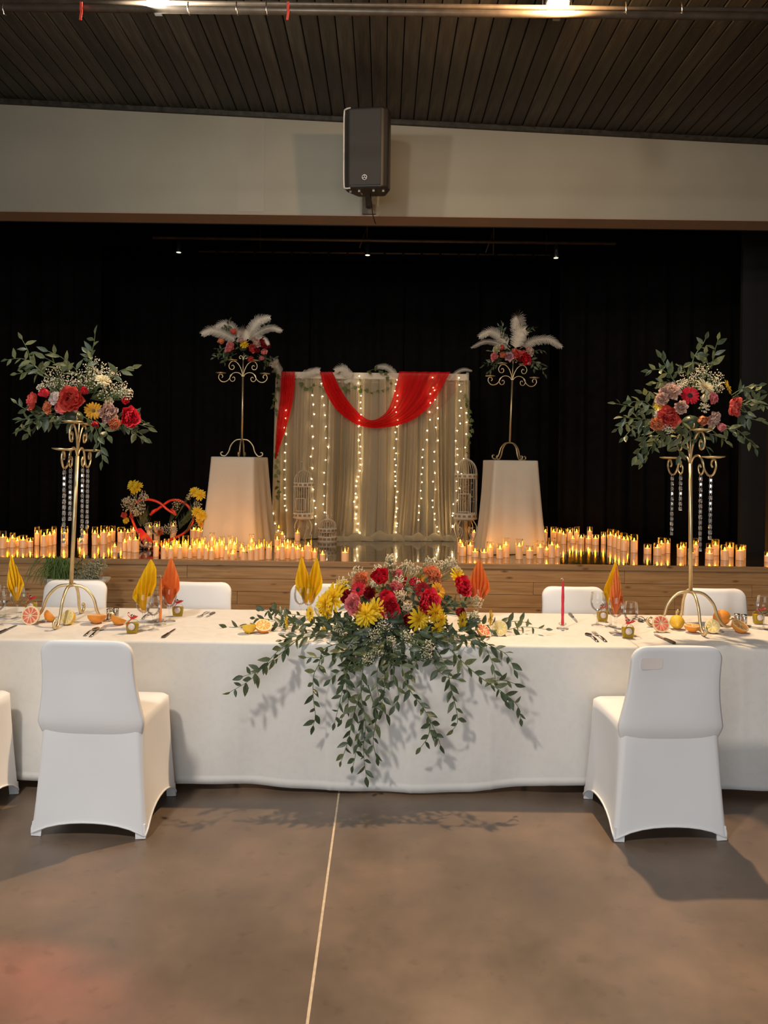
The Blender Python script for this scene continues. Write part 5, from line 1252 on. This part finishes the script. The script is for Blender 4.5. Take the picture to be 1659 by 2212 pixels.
# red chiffon
def between(up, lo, D, nf, name, label, m, amp=.02, nu=60, nv=26):
    U = cr([P(x, y, D) for x, y in up], 10); Lo = cr([P(x, y, D) for x, y in lo], 10)
    def at(c, t): x = t * (len(c) - 1); i = min(int(x), len(c) - 2); return c[i].lerp(c[i + 1], x - i)
    def fn(u, v):
        p = at(U, u).lerp(at(Lo, u), v); return p + Vector((0, -.02 - amp * math.sin(nf * math.pi * v + .8 * math.sin(5 * u)) - .02 * math.sin(math.pi * u), 0))
    return tag(build(name, MB().grid(nu, nv, fn), m), label, 'fabric')
between([(718, 803), (738, 845), (768, 885), (800, 908), (832, 893), (850, 855), (862, 803)], [(691, 804), (704, 848), (735, 893), (790, 923), (870, 916), (928, 878), (973, 804)], DB - .12, 9, 'chiffon_swag', 'red chiffon swag looping across the top of the backdrop', M['redtulle'], .022, 80, 40)
between([(608, 803), (606, 860), (598, 920), (594, 992)], [(638, 803), (634, 860), (620, 920), (597, 990)], DB - .12, 7, 'chiffon_tail', 'red chiffon tail hanging down the left side of the backdrop', M['redtulle'], .02, 50, 26)
between([(862, 803), (870, 860), (930, 900)], [(985, 806), (984, 845), (933, 902)], DB - .06, 4, 'chiffon_swag', 'sheer pink chiffon hanging behind the right end of the red swag', M['pinktulle'], .02, 30, 12)
# fairy lights
def string(pts, n, label, seed):
    r2 = random.Random(seed); base = P(*pts[0], DB - .09); path = cr([P(x, y, DB - .09) - base for x, y in pts], 8)
    t = thing('light_string', label, 'fairy lights', base, group='strings of warm fairy lights')
    q = []
    for p in path: q.append(p + Vector((r2.uniform(-.006, .006), 0, 0)))
    build('cable', MB().tube(q, .0018, 4), M['wire'], t)
    mb = MB(); m = len(path)
    n = int(n * .72)
    for i in range(n):
        x = (i + .5) / n * (m - 1); k = min(int(x), m - 2); p = path[k].lerp(path[k + 1], x - k)
        mb.ball(p + Vector((r2.uniform(-.022, .022), -.01, r2.uniform(-.02, .02))), .008, 6, 4)
    build('bulbs', mb, M['bulb'], t, kind='stuff')
for i, (pts, n) in enumerate((([(618, 880), (616, 960), (612, 1050), (617, 1110)], 20), ([(676, 840), (676, 920), (672, 1000), (680, 1080), (682, 1140)], 20), ([(695, 820), (704, 900), (706, 980), (700, 1070), (705, 1130)], 20),
                              ([(775, 808), (778, 900), (776, 1000), (768, 1080), (775, 1160)], 40), ([(855, 815), (856, 900), (852, 1000), (856, 1080), (858, 1155)], 40), ([(933, 810), (930, 890), (915, 980), (908, 1060), (905, 1130)], 26),
                              ([(941, 830), (944, 920), (938, 1020), (938, 1100), (945, 1155)], 24), ([(992, 810), (994, 880), (987, 960), (985, 1040), (978, 1150)], 26), ([(1005, 880), (1004, 960), (990, 1060), (975, 1150)], 14), ([(596, 1095), (592, 1125), (604, 1150), (620, 1165)], 6))):
    string(pts, n, ['leftmost fairy light string beside the red tail', 'fairy light string above the tall left birdcage', 'fairy light string between the tail and the swag', 'dense fairy light string left of the backdrop middle', 'dense fairy light string falling behind the red swag', 'fairy light string under the right end of the swag', 'fairy light string right of the swag end', 'fairy light string beside the right post', 'rightmost fairy light string behind the right birdcage', 'short loose fairy light string on the stage at the left post'][i], 200 + i)
# loose feathers and ivy on the frame
fl = [([(612, 812), (598, 792), (592, 782), (586, 790)], .075, 'white feather at the top left corner of the backdrop'), ([(640, 818), (660, 808), (678, 802), (690, 800)], .075, 'white feather between the red tail and the swag'), ([(765, 818), (750, 805), (738, 796), (724, 800)], .085, 'white feather hanging left of the backdrop middle'), ([(785, 832), (770, 826), (757, 820), (745, 826)], .06, 'small white feather tucked below another left of the middle'),
      ([(857, 818), (848, 803), (832, 792), (812, 793)], .06, 'white feather at the left end of the wide red chiffon'), ([(970, 822), (985, 806), (1002, 798), (1019, 801)], .04, 'white feather at the top right corner of the backdrop')]
for i, (pts, wd, lb) in enumerate(fl):
    b0 = P(*pts[0], DB - .11); o = build('ostrich_feather', feather_mb([P(x, y, DB - .11) - b0 for x, y in pts], wd, random.Random(i), .4), M['feather'], None, b0); tag(o, lb, 'feather', 'loose feathers on the backdrop')
def ivy_leaf():
    mb = MB(); pts = [(0, 0), (.32, -.08), (.5, .2), (.3, .38), (.36, .68), (.12, .66), (0, 1), (-.12, .66), (-.36, .68), (-.3, .38), (-.5, .2), (-.32, -.08)]
    vs = [(0, .3, .05)] + [(x, y, -.08 * abs(x)) for x, y in pts]; mb.add(vs, [(0, i, i % 12 + 1) for i in range(1, 13)]); me = mb.mesh('leaf'); me.materials.append(M['ivy']); return me
IV = [ivy_leaf()]
for i, (pts, lb) in enumerate((([(592, 795), (600, 830), (590, 870), (604, 910), (598, 960), (598, 1010), (600, 1075)], 'ivy vine running down the left post of the backdrop'), ([(1004, 850), (1012, 890), (1018, 930), (1008, 970), (1014, 1000)], 'ivy vine on the right post of the backdrop'),
                              ([(650, 825), (660, 840), (685, 832), (700, 842)], 'ivy vine hanging left of the red swag'), ([(725, 838), (745, 842), (770, 838), (800, 848), (842, 838)], 'ivy vine under the feathers inside the red swag'), ([(795, 802), (810, 798), (830, 806), (846, 830)], 'ivy vine at the top edge near the swag'))):
    t = thing('ivy_vine', lb, 'ivy', P(*pts[0], DB - .1), group='ivy on the backdrop frame')
    branch(t, [P(x, y, DB - .1) for x, y in pts], .075, .075, .02, 'vine', IV, rnd=rnd, r=.003)
# ------------------------------------------------------------------ birdcages
def cage(loc, r, h, hd, label, legs=0.0, bars=26, bird=False, flat_base=0.0, mid=None):
    c = thing('birdcage', label, 'birdcage', loc, group='cream wire birdcages'); z0 = legs
    ba = MB()
    for k in range(bars):
        a = 2 * math.pi * k / bars; ca_, sa_ = math.cos(a), math.sin(a)
        pts = [(r * ca_, r * sa_, z0), (r * ca_, r * sa_, z0 + h)] + [(r * math.cos(t) * ca_, r * math.cos(t) * sa_, z0 + h + hd * math.sin(t)) for t in [math.pi / 2 * j / 6 for j in range(1, 7)]]
        ba.tube(pts, .0042, 4, cap=False)
    build('cage_bars', ba, M['cagewhite'], c, kind='stuff')
    def band(z, hh): return MB().lathe([(r + .004, z), (r + .008, z + .004), (r + .008, z + hh - .004), (r + .004, z + hh), (r + .001, z + hh - .004), (r + .001, z + .004), (r + .004, z)], 28, cap0=False, cap1=False)
    b1 = build('lower_band', band(z0, .075), M['cagewhite'], c)
    b2_ = build('upper_band', band(z0 + (mid if mid else h - .07), .065), M['cagewhite'], c)
    hole = MB()
    for k in range(14):
        a = 2 * math.pi * k / 14; R = Matrix.Rotation(a, 3, 'Z')
        hole.box(R @ Vector((r + .0085, 0, z0 + .037)), (.003, .04, .03), R)
        hole.box(R @ Vector((r + .0085, 0, z0 + (mid if mid else h - .07) + .032)), (.003, .04, .028), R)
    build('band_cutouts', hole, M['stoolwood'], b1, kind='stuff')
    build('cage_floor', MB().lathe([(r, z0 - .012), (r + .012, z0 - .006), (r + .012, z0 + .004), (r, z0 + .008)], 28), M['cagewhite'], c)
    build('crown', MB().lathe([(.05, z0 + h + hd - .012), (.03, z0 + h + hd + .008), (.012, z0 + h + hd + .02), (.02, z0 + h + hd + .04), (.008, z0 + h + hd + .06), (.006, z0 + h + hd + .07)], 14), M['cagewhite'], c)
    zt = z0 + h + hd + .075
    if bird:
        build('bird_finial', MB().ball((0, 0, zt + .012), .018, 10, 6, (1.7, .8, .8)).ball((-.028, 0, zt + .035), .012, 8, 6).tube([(.02, 0, zt + .014), (.06, 0, zt + .02)], [.008, .003], 6).tube([(-.038, 0, zt + .036), (-.05, 0, zt + .033)], [.004, .001], 5), M['cagewhite'], c)
    if not flat_base:
        fa = -math.pi / 2 - .25; d = MB()
        for z in (.1, h * .55): d.tube([Vector((r * 1.03 * math.cos(fa + t), r * 1.03 * math.sin(fa + t), z0 + z)) for t in [-.5 + .1 * j for j in range(11)]], .006, 5)
        for t in (-.5, .5): d.tube([(r * 1.03 * math.cos(fa + t), r * 1.03 * math.sin(fa + t), z0 + .1), (r * 1.03 * math.cos(fa + t), r * 1.03 * math.sin(fa + t), z0 + h * .55)], .006, 5)
        build('cage_door', d, M['cagewhite'], c)
    # dried bouquet inside
    mb = MB(); r2 = random.Random(int(r * 1000))
    for k in range(60): mb.octa((r2.gauss(0, r * .3), r2.gauss(0, r * .3), z0 + h * .55 + r2.gauss(0, .07)), r2.uniform(.008, .018))
    mb.tube([(0, 0, z0), (0, 0, z0 + h * .5)], .006, 5); build('dried_flowers', mb, M['stoolwood'], c, kind='stuff')
    if legs:
        lm_ = MB().tube([Vector(p) for p in cr([(r * .75, 0, legs - .01), (r * 1.15, 0, legs * .72), (r * 1.2, 0, legs * .5), (r * .95, 0, legs * .15), (r * .9, 0, .02), (r * 1.1, 0, .012), (r * 1.2, 0, .05), (r * 1.1, 0, .07)], 4)], .0075, 6)
        lm_.tube(cr([(r * .92, 0, legs * .12), (r * .6, 0, legs * .3), (r * .45, 0, legs * .5), (r * .6, 0, legs * .62), (r * .72, 0, legs * .52), (r * .62, 0, legs * .46)], 4), .005, 5)
        me = lm_.mesh('stand_leg'); me.materials.append(M['cagewhite'])
        for k in range(4): link('stand_leg', me, c, (0, 0, 0), (0, 0, math.pi / 4 + k * math.pi / 2 + .1))
        build('stand_ring', MB().tube([Vector((r * .8 * math.cos(a), r * .8 * math.sin(a), legs - .02)) for a in [k * math.pi / 10 for k in range(20)]], .006, 5, closed=True), M['cagewhite'], c)
    if flat_base: build('base_drum', MB().lathe([(r + .004, 0), (r + .006, .005), (r + .006, flat_base), (r, flat_base + .004)], 28), M['cagewhite'], c)
    return c
s_ = 10.0 / F
cage(S(655, 1163), .138, .50, .17, 'tall cream birdcage with a bird on top, left of the backdrop', legs=.29, bird=True)
cage(S(707, 1169), .118, .21, .09, 'small low cream birdcage beside the tall left one', legs=0.0, bars=20, flat_base=.06, mid=.12)
cage(S(1005, 1170), .152, .62, .2, 'tall cream birdcage in front of the right end of the backdrop', legs=.32)
# ------------------------------------------------------------------ candles in glass cylinders
ca = []
def grp(o, s, lst):
    for zx, w_, zt, zb_ in lst: ca.append((o[0] + zx * s, o[1] + zb_ * s, (zb_ - zt) * s, w_ * s))
grp((0, 980), .2652, [(22, 56, 632, 772), (62, 40, 685, 762), (101, 44, 648, 765), (142, 36, 675, 756), (188, 62, 668, 768), (247, 46, 685, 762), (300, 40, 598, 748), (357, 56, 622, 758), (405, 46, 617, 748), (440, 38, 593, 742), (525, 58, 594, 745), (520, 44, 690, 757), (650, 40, 690, 742), (686, 56, 610, 737),
    (772, 46, 598, 744), (800, 34, 650, 730), (845, 58, 590, 738), (885, 40, 630, 725), (912, 54, 590, 712), (985, 58, 600, 722), (1040, 44, 610, 700), (1085, 44, 587, 690), (934, 44, 724, 806), (1015, 38, 680, 795), (1055, 44, 650, 798), (1103, 62, 647, 804), (1217, 46, 560, 665), (1277, 50, 552, 668), (1410, 50, 550, 660),
    (1270, 46, 705, 840), (1318, 46, 715, 865), (1356, 44, 695, 845), (1390, 48, 728, 858), (1437, 50, 680, 840), (1466, 46, 715, 857), (1510, 52, 670, 842), (1547, 42, 735, 852), (1583, 46, 690, 838), (1624, 46, 718, 856), (1575, 56, 585, 690), (1615, 56, 590, 695), (1650, 46, 600, 700)])
grp((420, 960), .2471, [(45, 50, 820, 998), (75, 44, 808, 975), (100, 45, 855, 1005), (128, 50, 895, 1020), (153, 45, 775, 958), (195, 46, 825, 995), (238, 50, 810, 988), (275, 45, 868, 1010), (322, 50, 925, 1017), (312, 42, 800, 985), (348, 44, 815, 1000), (415, 52, 900, 1020), (410, 40, 860, 985), (480, 52, 880, 1020), (498, 42, 788, 968), (532, 50, 858, 1020), (575, 55, 830, 1010), (650, 52, 845, 1003),
    (737, 50, 690, 805), (766, 40, 752, 850), (723, 54, 775, 945), (728, 40, 880, 1000), (768, 50, 830, 1008), (812, 50, 860, 996), (858, 46, 835, 1006), (902, 55, 870, 998), (942, 40, 890, 985), (993, 66, 822, 1005), (1050, 48, 900, 998), (1113, 50, 930, 1030), (1313, 68, 908, 1028), (900, 50, 738, 842), (815, 46, 815, 930)])
grp((830, 960), .2471, [(664, 56, 810, 948), (684, 62, 850, 975), (751, 62, 840, 965), (793, 64, 905, 985), (873, 64, 910, 995), (925, 62, 855, 985), (1011, 64, 870, 997), (1063, 64, 820, 988), (1179, 66, 830, 1003), (1271, 68, 890, 998), (1362, 62, 848, 996), (1413, 46, 880, 972), (1464, 62, 820, 990), (1514, 46, 855, 980), (785, 46, 725, 850), (1408, 38, 720, 852), (1379, 34, 760, 842), (1486, 56, 722, 850), (1532, 44, 730, 852), (1566, 54, 740, 870)])
grp((1220, 1000), .2646, [(42, 48, 530, 640), (65, 50, 590, 655), (96, 46, 523, 640), (133, 54, 583, 665), (203, 46, 522, 625), (192, 50, 590, 660), (250, 56, 587, 670), (315, 42, 567, 665), (372, 54, 543, 678), (413, 54, 553, 690), (444, 50, 567, 705), (481, 58, 575, 718), (512, 30, 595, 690), (565, 60, 585, 733), (675, 62, 665, 743), (755, 62, 657, 757), (789, 58, 612, 745), (841, 40, 615, 737), (945, 58, 665, 768), (968, 50, 650, 755),
    (1070, 42, 617, 760), (1035, 58, 700, 783), (1182, 60, 660, 742), (1180, 66, 705, 788), (1229, 60, 625, 755), (1305, 66, 672, 795), (1346, 64, 650, 768), (1430, 70, 672, 795), (1458, 40, 670, 780), (1652, 46, 725, 810)])
gm = MB().lathe([(1, 0), (1, 1)], 22, cap0=False, cap1=False); gm.tube([Vector((math.cos(a), math.sin(a), 1)) for a in [k * math.pi / 11 for k in range(22)]], .02, 3, closed=True); gm.lathe([(1, 0), (.0008, .0)], 22, cap0=False, cap1=False)
GLS = gm.mesh('glass_cylinder'); GLS.materials.append(M['candle_glass'])
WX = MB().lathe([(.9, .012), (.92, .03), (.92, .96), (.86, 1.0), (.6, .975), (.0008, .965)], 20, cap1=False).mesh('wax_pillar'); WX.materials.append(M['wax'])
FLM = MB().lathe([(.0012, 0), (.0065, .006), (.0085, .013), (.0065, .022), (.003, .032), (.0004, .04)], 10, cap1=False).mesh('flame'); FLM.materials.append(M['flame'])
pos = []
for px, pb, hp, wp in ca:
    p = S(px, pb); r = max(.026, min(.05, wp * p.y / F / 2)); h = hp * p.y / F
    pos.append([p, r, h, px])
# settle overlaps: push the hinder one back and aside until glasses no longer cut each other
for it in range(60):
    moved = False
    for i in range(len(pos)):
        for j in range(i):
            a, b_ = pos[i], pos[j]; d = a[0] - b_[0]; d.z = 0; need = a[1] + b_[1] + .003
            if d.length < need:
                back, fr_ = (a, b_) if a[0].y > b_[0].y else (b_, a)
                k = (need - d.length) + .002
                dirx = (back[0].x - fr_[0].x); back[0].y += k * .9; back[0].x += math.copysign(k * .25, dirx); moved = True
    # keep clear of the pedestals and the front edge
    for a in pos:
        for c_ in (PL, PR):
            d = a[0] - c_; hb = .43 + a[1]
            if abs(d.x) < hb and abs(d.y) < hb:
                a[0].y = (c_.y - hb - .005) if d.y < .1 else (c_.y + hb + .005); moved = True
        if a[0].y < STY + .02 + a[1]: a[0].y = STY + .02 + a[1]
    if not moved: break
ORD = ['first', 'second', 'third', 'fourth', 'fifth', 'sixth', 'seventh', 'eighth', 'ninth', 'tenth', 'eleventh', 'twelfth', 'thirteenth', 'fourteenth', 'fifteenth', 'sixteenth', 'seventeenth', 'eighteenth', 'nineteenth', 'twentieth', 'twenty-first', 'twenty-second', 'twenty-third', 'twenty-fourth', 'twenty-fifth', 'twenty-sixth', 'twenty-seventh', 'twenty-eighth', 'twenty-ninth', 'thirtieth', 'thirty-first', 'thirty-second', 'thirty-third', 'thirty-fourth', 'thirty-fifth', 'thirty-sixth', 'thirty-seventh', 'thirty-eighth', 'thirty-ninth', 'fortieth']
CL = [(-50, 153, 'left of the left candelabrum pole'), (153, 300, 'between the left candelabrum pole and the heart wreath'), (300, 445, 'around the heart wreath'), (445, 592, 'before the left draped table'), (592, 685, 'before the tall left birdcage'), (685, 900, 'standing alone before the backdrop'), (900, 1200, 'before the right draped table'),
      (1200, 1380, 'between the right draped table and the right candelabrum'), (1380, 1492, 'just left of the right candelabrum pole'), (1492, 1800, 'right of the right candelabrum pole')]
pos.sort(key=lambda a: a[3]); cnt = {}
for p, r, h, px in pos:
    size = 'tall' if h > .2 else 'short' if h < .125 else 'medium'
    where = next(c[2] for c in CL if c[0] <= px < c[1]); key = (size, where); cnt[key] = cnt.get(key, 0) + 1
    c = thing('glass_candle', '%s %s glass candle from left, %s' % (ORD[cnt[key] - 1], size, where), 'candle', p, group='pillar candles in glass cylinders on the stage')
    wh = h * (.66 if h > .13 else .6)
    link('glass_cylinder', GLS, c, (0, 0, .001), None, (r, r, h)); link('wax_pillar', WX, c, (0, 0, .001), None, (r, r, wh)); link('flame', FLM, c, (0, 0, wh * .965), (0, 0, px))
# ------------------------------------------------------------------ heart wreath
z5 = zz((250, 1030), .12658); DH = S(330, 1186).y
hb = P(328, 1189, DH); hb.z = STZ
hw_ = thing('heart_wreath', 'red cane heart wreath with yellow flowers among the candles', 'wreath', hb)
def hp(x, y, d=0): return P(*z5(x, y), DH + d) - hb
H1 = cr([hp(560, 1240), hp(400, 980), hp(300, 780), hp(260, 600), hp(330, 450), hp(480, 390), hp(620, 395), hp(740, 440), hp(800, 485), hp(900, 570), hp(1030, 650)], 6)
H2 = cr([hp(620, 1230, .02), hp(900, 1090, .02), hp(1180, 950, .02), hp(1320, 760, .02), hp(1290, 580, .02), hp(1180, 450, .02), hp(1050, 395, .02), hp(920, 410, .02), hp(800, 490, .02), hp(690, 570, .02), hp(585, 650, .02)], 6)
for nm_, Hc in (('left_cane', H1), ('right_cane', H2)):
    Hc = [Vector((q.x, q.y, max(q.z, .016))) for q in Hc]
    build('cane', MB().tube(Hc, .0155, 8), M['redtube'], hw_)
for (ax, ay) in ((1000, 600), (640, 600)):
    build('cane_tip', MB().tube([hp(ax - 60 if ax > 800 else ax + 60, ay - 55), hp(ax, ay - 10), hp(ax + 25 if ax > 800 else ax - 45, ay + 50)], [.008, .022, .012], 8), M['redtube'], hw_)
rb = MB()
for k in range(9):
    r2 = random.Random(k); a = hp(520 + 60 * r2.uniform(-1, 1), 1080 + 50 * r2.uniform(-1, 1), -.04); b_ = hp(520 + 110 * r2.uniform(-1, 1), 1230 + 40 * r2.uniform(-1, 1), -.06)
    c_ = cr([a, (a + b_) / 2 + Vector((r2.uniform(-.06, .06), -.03, 0)), Vector((b_.x, b_.y, max(b_.z, .01)))], 5); w_ = Vector((.012, 0, .006))
    rb.add([q + s * w_ for q in c_ for s in (-1, 1)], [(2 * i, 2 * i + 1, 2 * i + 3, 2 * i + 2) for i in range(len(c_) - 1)])
build('foil_bow', rb, M['foil'], hw_)
rb = MB()
for k in range(6):
    a, b_ = hp(380 + 8 * k, 880, -.03), hp(440 + 45 * k, 1090 + 8 * k, -.05); c_ = [a.lerp(b_, i / 4) for i in range(5)]; w_ = Vector((.009, 0, .004))
    rb.add([q + s * w_ for q in c_ for s in (-1, 1)], [(2 * i, 2 * i + 1, 2 * i + 3, 2 * i + 2) for i in range(len(c_) - 1)])
build('red_bow', rb, M['ribbon_red'], hw_)
def fixw(x, y, d): return P(*z5(x, y), DH + d)
for k, c, x, y, r, d in (('mum', 'yellow', 290, 150, 95, -.05), ('mum', 'yellow', 370, 170, 95, -.07), ('mum', 'yellow', 320, 230, 70, -.08), ('mum', 'yellow', 1350, 260, 85, -.05), ('mum', 'yellow', 1440, 310, 95, -.07), ('mum', 'yellow', 1390, 600, 95, -.06), ('mum', 'yellow', 1470, 660, 90, -.07), ('mum', 'yellow', 1420, 730, 60, -.06), ('mum', 'gold', 1460, 810, 55, -.05), ('rose', 'coral', 175, 670, 70, -.04), ('mum', 'yellow', 175, 750, 55, -.07), ('peony', 'peach', 770, 960, 75, -.06), ('rose', 'coral', 290, 690, 50, -.04)):
    flower(hw_, k, c, fixw(x, y, d), r * .12658 * DH / F, Vector(((x - 800) * .0004, -1, .35)), nouter=5, rnd=rnd)
cloud(hw_, [(fixw(x, y, d), r * .12658 * DH / F) for x, y, r, d in ((300, 400, 170, -.03), (230, 480, 130, -.03), (400, 480, 150, -.03), (480, 330, 90, -.02), (350, 590, 100, -.04), (200, 420, 90, -.03))], 'statice', 'statice', 55, .0068, rnd, origin=fixw(380, 780, 0))
cloud(hw_, [(fixw(x, y, d), r * .12658 * DH / F) for x, y, r, d in ((620, 930, 110, -.04), (700, 870, 90, -.03), (850, 900, 100, -.04), (950, 860, 100, -.03), (1000, 900, 70, -.03), (560, 850, 80, -.02), (1050, 480, 100, -.02), (1400, 480, 80, -.04), (1250, 340, 60, -.03))], 'babys', 'gypsophila', 60, .006, rnd, origin=fixw(800, 1080, 0))
gmb = MB()
for k in range(240):
    r2 = rnd; t = r2.random()
    if k % 3: a = fixw(1080 + 300 * t, 900 - 420 * t * r2.uniform(.6, 1.2), -.02); b_ = a + Vector((r2.uniform(-.03, .07), r2.uniform(-.04, .02), r2.uniform(.03, .12)))
    else: a = fixw(420 + 130 * t, 850 - 200 * r2.random(), -.0); b_ = a + Vector((r2.uniform(-.05, .05), r2.uniform(-.04, .02), r2.uniform(.05, .12)))
    a -= hb; b_ -= hb; w_ = Vector((.0035, 0, .001)); gmb.add([a - w_, a + w_, b_ + w_ * .2, b_ - w_ * .2], [(0, 1, 2, 3)])
build('fern_needles', gmb, M['leaf'], hw_, kind='stuff')
for pts in ([(1180, 950), (1300, 840), (1420, 770)], [(1200, 930), (1290, 760), (1360, 660)], [(1330, 560), (1400, 420), (1430, 340)], [(300, 600), (310, 400), (330, 240)]):
    build('stalk', MB().tube([fixw(x, y, -.02) - hb for x, y in pts], .006, 5), M['stem'], hw_)
# ------------------------------------------------------------------ planter on a stool before the stage
pc = P(168, 1258, 7.35)
st = thing('stool', 'low wooden stool under the cream planter', 'stool', (pc.x, pc.y, 0))
zt = P(168, 1266, 7.35).z
build('stool_seat', MB().box((0, 0, zt - .018), (.42, .22, .03)), M['stoolwood'], st)
for sx in (-1, 1):
    for sy in (-1, 1): build('leg', MB().box((sx * .18, sy * .08, (zt - .033) / 2), (.035, .035, zt - .033)), M['stoolwood'], st)
pt = thing('planter', 'cream trough planter with grass and grey shrubs before the stage', 'planter', (pc.x, pc.y, zt - .003))
tr2 = MB(); ro = [ring_pts(.27, .085, .04), ring_pts(.305, .1, .04), ring_pts(.295, .09, .04)]; hz = [0, .085, .085]
n = len(ro[0]); vs = [(x, y, z) for rr, z in zip(ro, hz) for x, y in rr] + [(x * .97, y * .9, .06) for x, y in ro[2]]
fs = [tuple(range(n - 1, -1, -1)), tuple(3 * n + k for k in range(n))]
for j in range(3):
    for k in range(n): l = (k + 1) % n; fs.append((j * n + k, j * n + l, (j + 1) * n + l, (j + 1) * n + k))
build('trough', tr2.add(vs, fs), M['planter'], pt)
gr = MB()
for k in range(120):
    a = Vector((rnd.uniform(-.27, -.06), rnd.uniform(-.06, .06), .06)); out = Vector((rnd.uniform(-.16, .1), rnd.uniform(-.1, .04), 0)); hgt = rnd.uniform(.1, .24)
    c_ = cr([a, a + out * .4 + Vector((0, 0, hgt)), a + out * 1.2 + Vector((0, 0, hgt * .75)), a + out * 1.7 + Vector((0, 0, hgt * rnd.uniform(-.3, .4)))], 3)
    for i in range(len(c_) - 1):
        w0 = .005 * (1 - i / len(c_)) + .0008; w1 = .005 * (1 - (i + 1) / len(c_)) + .0008
        gr.add([c_[i] + Vector((-w0, 0, 0)), c_[i] + Vector((w0, 0, 0)), c_[i + 1] + Vector((w1, 0, 0)), c_[i + 1] + Vector((-w1, 0, 0))], [(0, 1, 2, 3)])
build('grass_tuft', gr, M['grass'], pt, kind='stuff')
sh = MB()
for k in range(900):
    d = Vector((rnd.gauss(0, 1), rnd.gauss(0, 1), rnd.gauss(0, 1))).normalized() * rnd.random() ** .4
    p = Vector((.14 + d.x * .16, d.y * .09, .16 + d.z * .11 + .05 * d.x)); e = Vector((rnd.uniform(-1, 1), rnd.uniform(-1, .3), rnd.uniform(-.3, 1))).normalized() * rnd.uniform(.012, .03); w_ = e.orthogonal().normalized() * .005
    sh.add([p, p + e * .5 + w_, p + e, p + e * .5 - w_], [(0, 1, 2, 3)])
build('shrub_leaves', sh, M['silver_leaf'], pt, kind='stuff')
for k in range(14): a = Vector((.14 + rnd.uniform(-.08, .08), rnd.uniform(-.04, .04), .06)); build('twig', MB().tube([a, a + Vector((rnd.uniform(-.08, .12), rnd.uniform(-.04, .02), rnd.uniform(.12, .26)))], .0025, 4), M['stem'], pt)
for k in range(3):
    x0 = -.06 + .03 * k; branch(pt, [Vector(pt.location) + Vector((x0, -.03, .06)), Vector(pt.location) + Vector((x0 + .01, -.04, .15)), Vector(pt.location) + Vector((x0 + .05, -.05, .21 + .02 * k))], .055, .03, .3, rnd=rnd)
